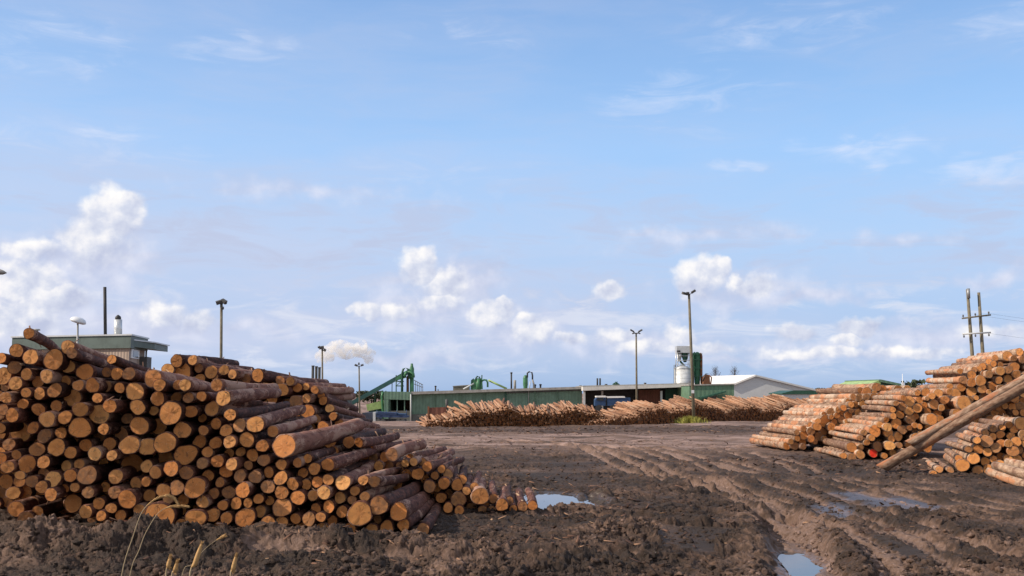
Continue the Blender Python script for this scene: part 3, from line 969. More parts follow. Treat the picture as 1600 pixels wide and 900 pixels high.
Cc = [
    (612.3, 710.3, 10, -.6, (660, 694)), (646.2, 721.6, 6.4, 0), (633, 724, 6.3, .3), (667.5, 729, 8.2, 0, (702, 716)), (653, 740.4, 9.5, .2), (679.4, 743, 6.5, .2), (671, 760, 9.8, 0), (693.8, 755, 9.4, 0), (714.5, 757.8, 9.4, .1, (708, 728)),
    (729, 767, 6.6, .1), (750.3, 775.3, 12.5, -.1), (689.4, 777.8, 8.5, .3), (716.4, 780.3, 11, .1), (700, 793.5, 8, 0), (717.7, 797.3, 7.6, -.1), (736.5, 793, 7.8, .5), (754, 796.7, 7, .1), (768.5, 796.7, 6.5, .1), (784.2, 789, 10, -.1),
    (801.8, 795.4, 6.5, .1), (816.8, 791.6, 8, .1), (832, 789.8, 7.6, .1), (635, 742, 9, .4, (690, 722)), (620, 757, 9, .3, (668, 736)), (650, 776, 9, .3), (640, 765, 8, .6), (700, 741, 8, .45), (722, 749, 7.5, .5), (741, 761, 7, .5), (771, 779, 7.5, .3), (796, 783, 7, .45), (760, 790, 6, .4), (664, 748, 7, .5), (682, 762, 7.5, .5), (702, 771, 7, .5), (735, 777, 6.5, .5), (690, 733, 6.5, .4, (722, 718)), (625, 735, 8, .8, (690, 712)), (640, 716, 7, 1.0, (694, 702)), (660, 722, 7, 1.1, (706, 706)),
]
R1 = [
    (1256, 679.8, 6.4), (1267.3, 673.5, 6), (1276.7, 666.6, 6), (1289.3, 657.8, 8.8), (1267.3, 685.5, 5.3), (1279.2, 681.7, 6), (1288.6, 686, 5), (1287.4, 673.5, 6), (1299.3, 667.3, 6), (1308.7, 666.6, 4.8), (1303.7, 659, 5),
    (1299.3, 651.6, 4), (1308, 649, 5), (1315, 656, 5.6), (1317, 645.3, 4.6), (1325.7, 649, 6), (1324.4, 659, 5), (1317, 664, 6.3), (1254, 690, 5.4), (1229.6, 696.5, 5.8), (1241.6, 696.5, 5.8), (1255.4, 697.7, 5), (1273.6, 690, 4.6),
    (1354, 612.6, 7), (1369.6, 605, 6.5), (1366.5, 615, 5), (1378.4, 617, 6.2), (1390.3, 612.6, 5), (1402.9, 609.5, 6.7), (1394, 623.3, 5.5), (1362, 624, 5.4), (1354.5, 632, 6.4), (1376.5, 628.3, 4.5), (1369, 632.7, 4.5), (1362.7, 639.6, 5),
    (1349.5, 639, 4.6), (1340, 634.6, 4.8), (1340.7, 645.3, 5.8), (1330, 642, 4.3), (1418, 609.5, 6.6), (1342, 622, 5.5), (1335, 655, 5.5), (1330, 632, 5), (1318, 637, 5), (1380, 607, 5), (1345, 611, 5), (1298, 643, 5.5), (1310, 640, 5), (1288, 648, 4.8), (1278, 658, 4.6), (1266, 664, 4.6),
    (1246, 685, 4.8), (1236, 690, 4.6), (1245, 676, 4.4), (1256, 670, 4.6), (1333, 620, 5), (1326, 627, 5),
]
R2 = [
    (1367, 673.5, 8.4), (1362, 684.2, 5.2), (1375.2, 663.5, 5.2), (1387, 667.3, 6.2), (1400.4, 661.6, 7.5), (1406.6, 647.8, 5.8), (1410.4, 635.2, 5.8), (1421, 627, 7.4), (1421, 641.5, 6.6), (1433.6, 637.8, 6.6), (1436.8, 625.2, 5.6), (1446.2, 612.6, 5.8),
    (1456.2, 619, 5.5), (1466.3, 614, 6.2), (1475.7, 625.2, 6.3), (1444.3, 633.4, 5.3), (1459.4, 632, 7), (1471.3, 637, 5.3), (1448.7, 622.7, 3.5), (1449.3, 642.8, 5.6), (1464.4, 646, 5.8), (1431, 650.3, 5), (1423, 655.3, 7), (1448, 654.7, 8),
    (1469.4, 656, 6.2), (1488.9, 647, 8), (1499.5, 630, 10), (1410.4, 671.6, 6.4), (1421, 668.5, 4.2), (1430, 664.7, 4.5), (1429.2, 673, 4.4), (1438.6, 676.7, 4.2), (1437.4, 666.6, 4.2), (1451.2, 666.6, 5.6), (1387.8, 676.7, 6.6), (1392.8, 685.5, 5.6),
    (1403.5, 681.7, 6.4), (1431.7, 684.2, 7.3), (1450.6, 678, 5), (1330.7, 699, 7.3), (1344.5, 699.5, 5.3), (1344.5, 710.2, 6.3), (1364.6, 708.3, 6), (1371.5, 697.7, 7), (1354.5, 691.4, 5), (1390.3, 696.4, 7), (1405.4, 695.8, 5), (1419.2, 694.5, 5),
    (1331.3, 715.2, 6.2), (1395.3, 707.7, 5.6), (1382, 712, 5), (1412, 706, 5), (1318, 712, 5), (1396, 650, 5), (1385, 656, 4.6), (1350, 676, 4.8), (1344, 684, 4.8), (1395, 640, 4.8), (1400, 630, 4.6), (1434, 614, 4.8), (1412, 622, 4.8),
    (1484, 612, 5), (1486, 660, 6), (1476, 670, 6), (1462, 684, 6), (1440, 694, 6), (1428, 706, 6), (1450, 700, 6),
]
R3 = [
    (1593.3, 550, 5.4), (1573.9, 556.3, 7), (1599.6, 561.4, 5.6), (1552.5, 568.3, 5), (1563.2, 570.2, 5), (1585.2, 573.3, 7), (1535, 572.7, 5.4), (1545.6, 574, 5), (1563.2, 579.6, 6.6), (1575.8, 577.7, 5.8), (1588.3, 584.6, 6), (1518, 585.8, 6.6),
    (1538, 584, 5.2), (1545.6, 584.6, 5.4), (1505.5, 593.4, 6), (1518, 597.8, 6.4), (1532.5, 594.6, 7.5), (1560.7, 594, 5.4), (1552, 602.8, 7), (1535, 607.8, 6.6), (1502.3, 605.3, 6.4), (1518, 611.6, 6.8), (1493.5, 614.7, 7), (1514, 624.8, 6),
    (1538, 621, 6.6), (1525.5, 621.6, 4), (1545.6, 612.2, 3.8), (1564.5, 609, 6.6), (1590.8, 594.6, 6.4), (1575.8, 602.8, 5), (1509, 638, 6.5), (1520.5, 635.4, 6), (1610, 573, 6), (1612, 553, 6), (1605, 586, 6), (1606, 600, 6), (1584, 560, 5), (1555, 559, 5), (1530, 576, 4.6), (1545, 565, 4.6),
    (1522, 578, 5), (1575, 592, 6), (1580, 610, 6), (1595, 607, 6), (1555, 620, 6), (1570, 620, 6), (1530, 634, 6), (1545, 632, 6), (1585, 622, 6), (1600, 615, 6), (1500, 580, 4.6), (1484, 604, 5),
]
R4 = [
    (1504.2, 727.2, 9.3), (1521.8, 716.5, 8.2), (1528.7, 701.5, 7), (1541.2, 689.5, 8.8), (1551.3, 682, 5.7), (1563.2, 678.9, 6.3), (1552, 670, 5.5), (1577, 663.8, 5.7), (1595.9, 661.3, 9), (1543, 706.5, 6.6), (1539.4, 721, 6.6), (1552.5, 717.8, 5.7),
    (1556.3, 699.6, 7), (1564.5, 692.7, 6.4), (1563.2, 712.8, 5.7), (1583.3, 705.2, 7.6), (1592.8, 703.3, 6), (1563.2, 725.3, 6.4), (1528, 735.4, 7.2), (1544.4, 733.5, 7.2), (1467.8, 733.5, 5.4), (1459, 740.4, 5.4), (1443.3, 746.7, 5.4), (1442.7, 753.6, 5.2),
    (1579.5, 681.4, 6), (1485, 735, 5.4), (1588, 690, 7), (1576, 693, 6), (1600, 680, 7), (1604, 692, 7), (1575, 716, 6.5), (1590, 717, 6.5), (1604, 712, 6.5), (1580, 729, 6.5), (1596, 731, 6.5), (1566, 668, 5), (1585, 671, 6), (1610, 668, 7), (1612, 704, 6), (1540, 676, 5), (1527, 688, 5.5), (1514, 702, 5.5), (1498, 716, 5.5),
]
RNG = random.Random(11)
ALL = []   # dicts


def add_log(stack, e, Y, vp, L, pale, tilt_amt):
    px, py, rp = e[:3]
    dy = e[3] if len(e) > 3 else RNG.uniform(-.25, .25)
    bk = e[4] if len(e) > 4 else None
    Y0 = Y + dy
    p0 = at(px, py, Y0)
    r = rp * Y0 / F / math.cos(PITCH)
    Ln = L * RNG.uniform(0.94, 1.06)
    if bk:
        p1 = at(bk[0], bk[1], Y0 + Ln)
        p1 = p0 + (p1 - p0).normalized() * Ln
    else:
        vx, vy = vp, HOR
        if stack == 'A':
            vx = 640 + 210 * min(1, max(0, (px - 250) / 180))
            vy = HOR + 75 * max(0, min(1, (615 - py) / 45)) * (px < 330)
        d = ray(vx + RNG.gauss(0, 28), vy + RNG.gauss(0, 10)).normalized()
        p1 = p0 + d * Ln
    ft = 1.0 if RNG.random() > 0.12 else 3.2
    ALL.append(dict(stack=stack, px=px, py=py, rp=rp, dy=dy, p0=p0, p1=p1, r0=r, r1=r * RNG.uniform(.80, .92), seed=len(ALL) + 1, tint=RNG.random(), pale=pale,
                    tilt=(RNG.gauss(0, tilt_amt) * ft, RNG.gauss(0, tilt_amt) * ft), vis=rp * (1.5 if bk or pale else 1.0) - max(0, dy) * 4))


for e in A:
    add_log('A', e, YA, 850, 5.2, False, .07)
for e in B:
    add_log('B', e, YB, 850, 5.0, False, .07)
for e in Cc:
    add_log('C', e, YC, 770, 3.2, False, .07)
for e in R1:
    add_log('R1', e, 42.7 if e[1] > 640 or e[0] < 1335 else 44.5, 680, 4.6, True, .06)
for e in R2:
    add_log('R2', e, 38.0, 930, 4.6, True, .06)
for e in R3:
    add_log('R3', e, 41.5, 960, 4.6, True, .06)
for e in R4:
    add_log('R4', e, 31.3, 1300, 4.4, True, .06)
# protruding right-hand logs, the mud-lying ones
for d in ALL:
    if d['stack'] == 'R2' and d['rp'] >= 7.9 and d['px'] > 1440:
        sh = (d['p1'] - d['p0']).normalized() * -0.5
        d['p0'] = d['p0'] + sh
        d['p1'] = d['p1'] + sh

LEFT_MARKS = [
    (45, 521, "the log jutting above the stack", "brown log jutting up above the top of the near left stack"),
    (105.5, 542, "the crest logs under the lamp", "long brown log on the crest under the white lamp"),
    (285, 581, "the thickest back-row log", "thickest cut end of the back row, left of the tall floodlight pole"),
    (348.9, 622.2, "the dark-flanked crest log", "crest log with a long dark bark flank, below the floodlight pole"),
    (266, 645.5, "the broadest end below the crest", "broadest round log end just below the crest of the left stack"),
    (125, 668.5, "the broad end at left centre", "broad round log end at the left centre of the left stack"),
    (257.8, 692, "the fat end mid-stack", "fat log end in the very middle of the near left stack"),
    (444, 697, "the huge end on the slope", "huge log end with a long bark flank on the stack's right slope"),
    (249, 809, "the thickest end behind the grass", "thickest log end of all, low behind the dry grass stems"),
    (136.2, 742.6, "the thick end above the hollow", "thick log end above the right side of the dark hollow"),
    (305, 762, "the fat end right of the grass", "fat log end up and right of the bent grass stems"),
    (562, 802.8, "the huge end at the foot", "huge log end at the lower right foot of the near left stack"),
    (441, 793.4, "the wide end low in the stack", "wide log end in the low middle right of the left stack"),
    (750.3, 775.3, "the thick end by the puddle", "thick log end among the low logs beside the long puddle"),
    (480.5, 642.9, "the log under the chimneys", "brown log with bare flank under the three dark chimneys"),
    (40, 811.6, "the ends in the hollow", "lowest log end lying in the dark hollow at far left"),
    (612.3, 710.3, "the split end by the yard", "split thick log end on top of the low right heap"),
]
RIGHT_MARKS = [
    (1364.6, 708.3, "the red-painted end", "pale log with its cut end painted bright red"),
    (1289.3, 657.8, "the fattest far end", "fattest log end of the right stack farthest into the yard"),
    (1369.6, 605, "the log under the green roof", "pale log on the stack crest right below the green roof"),
    (1367, 673.5, "the fat end by the mud", "fat log end above the red-painted one"),
    (1499.5, 630, "the fattest jutting end", "fattest jutting log end above the two leaning logs"),
    (1518, 585.8, "the log under the twin poles", "pale log whose end sits straight below the twin power poles"),
    (1573.9, 556.3, "the thick topmost log", "thick pale log near the top of the highest right stack"),
    (1504.2, 727.2, "the thick banded log", "thick banded pale log at the foot of the lower right stack"),
    (1541.2, 689.5, "the fat end under the leaning logs", "fat log end just under the two long leaning logs"),
    (1442.7, 753.6, "the thin log in the mud", "lowest thin log half sunk in the mud"),
]
OCT = ["right of", "to the upper right of", "above", "to the upper left of", "left of", "to the lower left of", "below", "to the lower right of"]
ORD = ["first", "second", "third", "fourth", "fifth", "sixth", "seventh", "eighth", "ninth", "tenth", "eleventh", "twelfth", "thirteenth", "fourteenth", "fifteenth", "sixteenth"]


def label_side(logs, marks, thick, thin, noun):
    byk = {}
    for d in logs:
        best, bm = 1e9, None
        for m in marks:
            q = math.hypot(d['px'] - m[0], d['py'] - m[1])
            if q < best:
                best, bm = q, m
        if best < 0.5:
            d['label'] = bm[3]
            d['mark'] = True
            continue
        an = math.atan2(-(d['py'] - bm[1]), d['px'] - bm[0])
        byk.setdefault((bm[2], int(round(an / (math.pi / 4))) % 8), []).append((best, d))
    for (ph, k), ls in byk.items():
        ls.sort(key=lambda t: t[0])
        for i, (_, d) in enumerate(ls):
            sz = 'thick' if d['rp'] >= thick else 'thin' if d['rp'] < thin else 'medium'
            d['label'] = f"{sz} {noun}, {ORD[min(i, 15)]} {OCT[k]} {ph}" if len(ls) > 1 else f"{sz} {noun} just {OCT[k]} {ph}"


LEFTS = [d for d in ALL if not d['pale']]
RIGHTS = [d for d in ALL if d['pale']]
label_side(LEFTS, LEFT_MARKS, 12, 9, 'brown log')
label_side(RIGHTS, RIGHT_MARKS, 7, 5.5, 'pale log')
for d in LEFTS + RIGHTS:
    if d.get('mark'):
        d['vis'] += 100
LEFTS.sort(key=lambda d: -d['vis'])
RIGHTS.sort(key=lambda d: -d['vis'])
KEEP_L, KEEP_R = 190, 106
mass = LogMass()
for logs, keep in ((LEFTS, KEEP_L), (RIGHTS, KEEP_R)):
    for i, d in enumerate(logs):
        d['named'] = i < keep and -8 < d['px'] < 1604
        if d['named']:
            red = abs(d['px'] - 1364.6) < .1
            named_log(d['p0'], d['p1'], d['r0'], d['r1'], d['seed'], d['tint'], BARK_PALE if d['pale'] else BARK, END_RED if red else ENDW, d['label'],
                      'logs of the right-hand stacks' if d['pale'] else 'logs of the near left stacks', d['tilt'])
        else:
            mass.add(d['p0'], d['p1'], d['r0'], d['r1'], d['seed'], d['tint'], 1 if d['pale'] else 0, 16, 8, d['tilt'])


# deep-lying logs that close the stacks behind the visible ends
def pip(x, y, P):
    ins = False
    for i in range(len(P)):
        x0, y0 = P[i]
        x1, y1 = P[(i + 1) % len(P)]
        if (y0 > y) != (y1 > y) and x < x0 + (y - y0) * (x1 - x0) / (y1 - y0):
            ins = not ins
    return ins


def fill(poly, Y, vp, L, sp, rp, slot, seed0):
    xs = [p[0] for p in poly]
    ys = [p[1] for p in poly]
    rg = random.Random(seed0)
    y = min(ys)
    row = 0
    k = 0
    while y < max(ys):
        x = min(xs) + (row % 2) * sp / 2
        while x < max(xs):
            if pip(x, y, poly):
                qx, qy = x + rg.uniform(-1, 1), y + rg.uniform(-1, 1)
                Y0 = Y + rg.uniform(-.3, .5)
                p0 = at(qx, qy, Y0)
                p1 = p0 + ray(vp + rg.gauss(0, 12), HOR).normalized() * L
                r = rp * Y0 / F * rg.uniform(.85, 1.1)
                mass.add(p0, p1, r, r * .9, seed0 + k, rg.random(), slot, 9, 2)
                k += 1
            x += sp
        y += sp * 0.87
        row += 1


fill([(-60, 575), (60, 580), (120, 585), (200, 600), (330, 620), (430, 690), (530, 735), (620, 800), (640, 835), (150, 835), (125, 790), (75, 755), (20, 720), (-60, 710)], YA + 1.4, 760, 3.2, 17, 8.3, 0, 5000)
fill([(-60, 700), (160, 760), (160, 840), (-60, 840)], YA + 3.4, 760, 1.5, 20, 10.5, 0, 5600)
fill([(262, 590), (330, 592), (430, 610), (470, 640), (520, 668), (545, 690), (545, 760), (262, 760)], YB + 0.9, 850, 3.8, 15, 7.6, 0, 6000)
fill([(560, 700), (610, 715), (680, 752), (735, 780), (830, 797), (560, 800)], YC + 0.9, 770, 2.0, 16, 8, 0, 6500)
fill([(1250, 695), (1300, 655), (1345, 618), (1420, 612), (1420, 660), (1330, 700)], 43.9, 680, 3.2, 11, 5.7, 1, 7000)
fill([(1345, 712), (1380, 668), (1425, 635), (1480, 622), (1500, 640), (1440, 712)], 39.0, 930, 3.2, 11.5, 6, 1, 7500)
fill([(1500, 612), (1525, 588), (1580, 560), (1660, 555), (1660, 660), (1490, 660)], 42.4, 960, 3.2, 11.5, 6, 1, 8000)
fill([(1525, 730), (1550, 690), (1580, 668), (1660, 660), (1660, 735)], 32.2, 1300, 3.0, 13, 7, 1, 8500)
o = mass.build('packed_logs', [BARK, BARK_PALE, ENDW])
tag(o, 'partly hidden logs packed deep inside the near stacks', 'log pile', kind='stuff')

# the two long logs leaning on the lower right stack
foot = on_ground(1378, 738)
foot.z = 0.13
named_log(foot, at(1690, 556, 30.3), 0.150, 0.148, 901, .3, BARK_GREY, ENDW, 'front one of two long logs leaning from the mud onto the right stack', 'long leaning logs', (0, -.6), 'leaning_log', 'leaning log', 30)
foot2 = at(1420, 693, 31.6)
named_log(foot2, at(1700, 534, 31.2), 0.125, 0.14, 902, .55, BARK_GREY, ENDW, 'rear thinner one of two long logs leaning onto the right stack', 'long leaning logs', (0, -.5), 'leaning_log', 'leaning log', 30)
# low logs entering at the right edge
for i, (e0, e1, Y0, r, lab) in enumerate((
        ((1640, 757), (1556, 728), 25.6, .15, 'upper of the banded logs lying at the right edge'),
        ((1650, 772), (1545, 737), 25.3, .12, 'lower banded log lying at the right edge, half in mud'),
        ((1660, 748), (1575, 722), 26.2, .14, 'rearmost of the low logs lying at the right edge'))):
    a_, b_ = at(*e0, Y0), at(*e1, Y0 + 3.2)
    named_log(a_, b_, r, r * .9, 910 + i, .4 + .1 * i, BARK_PALE, ENDW, lab, 'low logs at the right edge', name='log', cat='log')

# ------------------------------------------------------------------ far stacks of thin logs
def far_stack(line, name, label, seed, yaw0):
    """line: list of (px, Y, wall height m, rise m)"""
    lm = LogMass()
    rg = random.Random(seed)
    ps = [(at(px, 660, Y).x, Y, h, rs) for px, Y, h, rs in line]
    tot = [0]
    for i in range(len(ps) - 1):
        tot.append(tot[-1] + math.hypot(ps[i + 1][0] - ps[i][0], ps[i + 1][1] - ps[i][1]))
    s = 0
    while s < tot[-1]:
        i = max(k for k in range(len(tot) - 1) if tot[k] <= s)
        t = (s - tot[i]) / (tot[i + 1] - tot[i])
        x, Y, h, rs = (ps[i][k] + (ps[i + 1][k] - ps[i][k]) * t for k in range(4))
        g = -0.0272 * max(0, Y - 88)
        hloc = h * (0.9 + 0.16 * math.sin(s * 0.9 + seed) + 0.1 * math.sin(s * 2.3))
        z = 0.05
        lay = 0
        ysl = 0
        while z < hloc + 0.05:
            r = rg.uniform(.065, .115)
            top = z + .16 > hloc
            yaw = math.radians(rg.gauss(yaw0, 1.2 + (1.6 if top else 0)) + 6 * math.sin(s * .55 + seed))
            L = 3.0 * rg.uniform(.9, 1.1)
            rise = rs * (0.25 + 0.75 * (z / max(hloc, .1))) * rg.uniform(.95, 1.05) + (rg.uniform(-.05, .06) if top else 0)
            p0 = Vector((x + rg.uniform(-.05, .05), Y + rg.uniform(-.2, .2) + z * .3, g + z))
            p1 = p0 + Vector((math.sin(yaw), math.cos(yaw), rise / L)).normalized() * L
            lm.add(p0, p1, r, r * .85, rg.randrange(1 << 20), rg.random(), 0 if z > hloc - .22 or rg.random() < .06 else 1, 7, 2)  # wall layers mostly get the shade-dark bark, top layers the light one
            if top:
                for q in range(1):
                    off = rg.uniform(.2, .7) * (q + 1)
                    dv = (p1 - p0).normalized()
                    a_ = p0 + dv * off + Vector((rg.uniform(-.1, .1), .1, .08 + .08 * q + rg.uniform(0, .05)))
                    yw = yaw + math.radians(rg.gauss(0, 7))
                    lm.add(a_, a_ + Vector((math.sin(yw), math.cos(yw), rise / L + rg.uniform(-.02, .03))).normalized() * L * .85, r, r * .85, rg.randrange(1 << 20), rg.random(), 0, 7, 2)
            z += r * 1.75
        s += 0.155
    o = lm.build(name, [BARK_FAR, BARK_SHADE, END_FAR])
    tag(o, label, 'log stack', 'far stacks of thin logs', 'stuff')


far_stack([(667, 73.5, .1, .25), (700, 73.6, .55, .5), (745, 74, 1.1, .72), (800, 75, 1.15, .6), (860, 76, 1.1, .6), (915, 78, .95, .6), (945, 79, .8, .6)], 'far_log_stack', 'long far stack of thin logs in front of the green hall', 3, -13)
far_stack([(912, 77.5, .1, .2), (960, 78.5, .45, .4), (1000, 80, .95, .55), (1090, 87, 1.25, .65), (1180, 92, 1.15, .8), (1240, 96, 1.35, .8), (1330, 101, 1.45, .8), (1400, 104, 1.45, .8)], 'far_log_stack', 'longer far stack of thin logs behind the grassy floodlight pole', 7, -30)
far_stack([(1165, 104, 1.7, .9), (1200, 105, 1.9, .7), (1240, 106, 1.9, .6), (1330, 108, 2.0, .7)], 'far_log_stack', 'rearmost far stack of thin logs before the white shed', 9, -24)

# ------------------------------------------------------------------ buildings
G_WALL = paint('green_wall_sheet', (0.135, 0.225, 0.165), 0.55, .14, 1.2, corr=(0, .5), stain=.3)
G_WALL2 = paint('bright_green_sheet', (0.115, 0.205, 0.135), 0.55, .14, 1.2, corr=(0, .6), stain=.25)
G_DARK = paint('dark_green_paint', (0.022, 0.075, 0.050), 0.5, .2, 2)
G_MACH = paint('machine_green', (0.055, 0.17, 0.085), 0.4, .22, 1.5)
G_LIME = paint('pale_green_paint', (0.30, 0.42, 0.16), 0.5, .2, 1.5)
G_FASC = paint('grey_green_fascia', (0.10, 0.135, 0.125), 0.5, .15, 1.5, stain=.3)
GREY = paint('grey_sheet', (0.30, 0.29, 0.27), 0.6, .2, 1.2, stain=.4)
GREY_D = paint('dark_grey_sheet', (0.085, 0.085, 0.085), 0.6, .2, 1.2)
PLINTH = paint('plinth_concrete', (0.12, 0.125, 0.115), 0.8, .2, .8, stain=.4)
WHITE = paint('white_sheet', (0.74, 0.73, 0.70), 0.5, .06, .6, stain=.12)
SHEDW = paint('pale_grey_cladding', (0.50, 0.52, 0.53), 0.55, .05, .5)
GALV = paint('galvanised_steel', (0.60, 0.62, 0.62), 0.45, .10, 2.5, metal=.2, corr=(2, .75))
GALV_P = paint('galvanised_plain', (0.55, 0.57, 0.58), 0.4, .1, 1.5, metal=.5)
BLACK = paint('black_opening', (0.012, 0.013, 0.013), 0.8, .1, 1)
SOOT = paint('sooty_steel', (0.035, 0.035, 0.037), 0.6, .25, 1.5)
RUST = paint('rusty_brown', (0.17, 0.075, 0.04), 0.8, .3, 1.2, stain=.4)
RED_BR = paint('red_brown_boards', (0.16, 0.065, 0.045), 0.75, .2, 1.0, corr=(0, .4))
BOARD = paint('beige_boarding', (0.36, 0.28, 0.23), 0.7, .08, 1.2, corr=(0, .16), stain=.2)
BLUE = paint('blue_tarpaulin', (0.028, 0.05, 0.12), 0.6, .25, 1.2)
BLUE_B = paint('bright_blue_paint', (0.022, 0.055, 0.13), 0.45, .2, 1.2)
WOODP = paint('weathered_pole_wood', (0.16, 0.14, 0.10), 0.85, .2, 3, stain=.3)
METAL = paint('dull_lamp_metal', (0.26, 0.27, 0.28), 0.45, .15, 3, metal=.4)
LAMPW = paint('white_lamp_shell', (0.70, 0.72, 0.74), 0.3, .05, 3)
glass, nt, b = new_mat('window_glass', 0.06, 0.7)
tcg = nt.node('ShaderNodeTexCoord').outputs['Object']
nt.put(b.inputs['Base Color'], nt.mix(nt.noise(tcg, 2, 2), (0.02, 0.025, 0.03), (0.06, 0.07, 0.08)))
brickm = RUST


def prism_px(mb, poly, Y, depth, shear=(0, 0)):
    """front outline given where it stands in the photo, real depth behind it"""
    mb.extr([at(px, py, Y) for px, py in poly], (shear[0], depth, shear[1]))
    return mb


# site hut behind the near stack --------------------------------------------------
YH = 46.0
cor = at(201, 560, YH)
hut = empty('site_hut', (cor.x, cor.y, 0), 'beige boarded hut with green flat roof behind the left stack', 'hut')
wl = at(62, 560, YH + 1.4)
wr = at(226, 560, YH + 3.0)
ztop = at(201, 541, YH).z
a_, c_, d_ = Vector((wl.x, wl.y, 0)), Vector((cor.x, cor.y, 0)), Vector((wr.x, wr.y, 0))
back1, back2 = d_ + (a_ - c_), None
MB().extr([a_, c_, d_, back1], (0, 0, ztop)).build('wall', BOARD, hut)
sd = (c_ - a_).normalized()
nd_ = Vector((sd.y, -sd.x, 0))
ov = 0.55
def slab(mb, p, q, rr_, z0, z1, o1):
    u = (q - p).normalized()
    v = (rr_ - q).normalized()
    P = [p - u * o1 - v * o1, q + u * o1 - v * o1, rr_ + u * o1 + v * o1, p + (rr_ - q) - u * o1 + v * o1]
    mb.extr([Vector((k.x, k.y, z0)) for k in P], (0, 0, z1 - z0))
    return mb
a2 = Vector((at(22, 560, YH + 1.8).x, at(22, 560, YH + 1.8).y, 0))
z0, z1 = at(120, 544, YH).z, at(120, 524.5, YH).z
rf = slab(MB(), a2, c_, d_, z0, z1, 0.12).build('roof', G_FASC, hut)
slab(MB(), a2, c_, d_, z1, z1 + .07, 0.18).build('roof_edge', GALV_P, rf, origin=hut.location)
lz0, lz1 = at(225, 541, YH).z, at(225, 531, YH).z
lo1 = Vector((at(204, 560, YH + .2).x, YH + .2, 0))
lo2 = Vector((at(241, 560, YH + 2.2).x, YH + 2.2, 0))
mbp = MB().extr([Vector((lo1.x, lo1.y, lz0)), Vector((lo2.x, lo2.y, lz0 - .05)), Vector((lo2.x - .4, lo2.y + 3, lz0 - .05)), Vector((lo1.x - .6, lo1.y + 3, lz0))], (0, 0, lz1 - lz0))
can = mbp.build('porch_roof', G_FASC, hut)
MB().extr([Vector((lo1.x - .02, lo1.y - .05, lz1)), Vector((lo2.x + .08, lo2.y - .05, lz1 - .05)), Vector((lo2.x - .3, lo2.y + 3, lz1 - .05)), Vector((lo1.x - .6, lo1.y + 3, lz1))], (0, 0, .06)).build('roof_edge', GALV_P, can, origin=hut.location)
# window in the side wall (runs c_ -> d_)
sv = (d_ - c_).normalized()
sn = Vector((sv.y, -sv.x, 0))
def side_pt(t, z, o=0.0):
    p = c_ + (d_ - c_) * t + sn * o
    return Vector((p.x, p.y, z))
wz0, wz1 = at(210, 560, YH + .8).z, at(210, 546, YH + .8).z
wf = MB().extr([side_pt(.10, wz0, -.02), side_pt(.58, wz0, -.02), side_pt(.58, wz1, -.02), side_pt(.10, wz1, -.02)], sn * .07).build('window', LAMPW, hut)
MB().extr([side_pt(.18, wz0 + .06, .05), side_pt(.50, wz0 + .06, .05), side_pt(.50, wz1 - .06, .05), side_pt(.18, wz1 - .06, .05)], sn * .012).build('pane', glass, wf, origin=hut.location)
MB().extr([side_pt(.66, wz0 - .55, 0), side_pt(.97, wz0 - .55, 0), side_pt(.97, wz0 + .12, 0), side_pt(.66, wz0 + .12, 0)], sn * .35).build('air_conditioner', GREY_D, hut)
MB().tube([side_pt(1.02, lz0, .05), side_pt(1.02, 1.0, .05)], .045).build('drainpipe', GALV_P, hut)
c0 = at(164.7, 526, YH + 1.6)
MB().cyl((c0.x, c0.y, z1), at(163.8, 448.5, YH + 1.6), .075, .075, 12).build('chimney_pipe', SOOT, hut)
v0 = at(184.5, 526, YH + 1.2)
vt_ = at(184.5, 499.5, YH + 1.2)
mv = MB().cyl((v0.x, v0.y, z1), vt_, .185, .185, 18)
vent = mv.build('ventilator', GALV_P, hut)
tp = at(184.5, 492, YH + 1.2)
MB().tube([vt_, vt_ + Vector((0, 0, .04)), vt_ + (tp - vt_) * .6, tp], [.12, .14, .13, .03], 14).build('cowl', SOOT, vent, origin=hut.location)
rv = at(57.5, 518, YH + 2)
MB().cyl((rv.x, rv.y, z1), (rv.x, rv.y, rv.z + .05), .07, .07, 10).cyl((rv.x, rv.y, rv.z + .05), (rv.x, rv.y, rv.z + .12), .16, .14, 12).build('roof_vent', GREY, hut)

# lamps -------------------------------------------------------------------------
def mush_lamp(px, ptop, pbot, Y, label, tilt=-.18, scale=1.0):
    t = at(px, ptop, Y)
    bx, by = at(px + (pbot[0] - px), pbot[1], Y).x, Y
    root = empty('street_lamp', (bx, by, gz(bx, by)), label, 'street lamp')
    hd = t
    MB().tube([(bx, by, gz(bx, by) - .1), (hd.x, hd.y, hd.z)], [.06 * scale, .035 * scale], 10).build('pole', METAL, root)
    prof = [(0.0, .20), (.10, .19), (.19, .14), (.235, .05), (.235, .0), (.17, -.045), (.06, -.06)]
    u = Vector((math.sin(tilt), 0, math.cos(tilt)))
    MB().tube([hd + u * (h * scale) for _, h in prof], [max(.01, r_ * scale * 1.35) for r_, _ in prof], 18).build('lamp_head', LAMPW, root)
    return root


mush_lamp(121.5, 503, (127.3, 545), 40.0, 'white mushroom-headed street lamp standing by the beige hut', .32, 1.0)
# lamp whose head just enters at the left edge
lx = at(-16, 430, 34)
root = empty('street_lamp', (lx.x - .4, 34, gz(lx.x - .4, 34)), 'street lamp whose grey head alone shows at the left edge', 'street lamp')
tip = at(10.5, 426.5, 34)
hb = at(-12, 424, 34)
MB().tube([(lx.x - .4, 34, gz(lx.x - .4, 34) - .1), (lx.x - .4, 34, hb.z - .3), (lx.x - .3, 34, hb.z - .05), tuple(hb)], [.08, .06, .05, .045], 12).build('pole', METAL, root)
MB().tube([hb, hb + (tip - hb) * .3 + Vector((0, 0, .02)), hb + (tip - hb) * .75, tip], [.07, .12, .075, .012], 14).build('lamp_head', GREY, root)


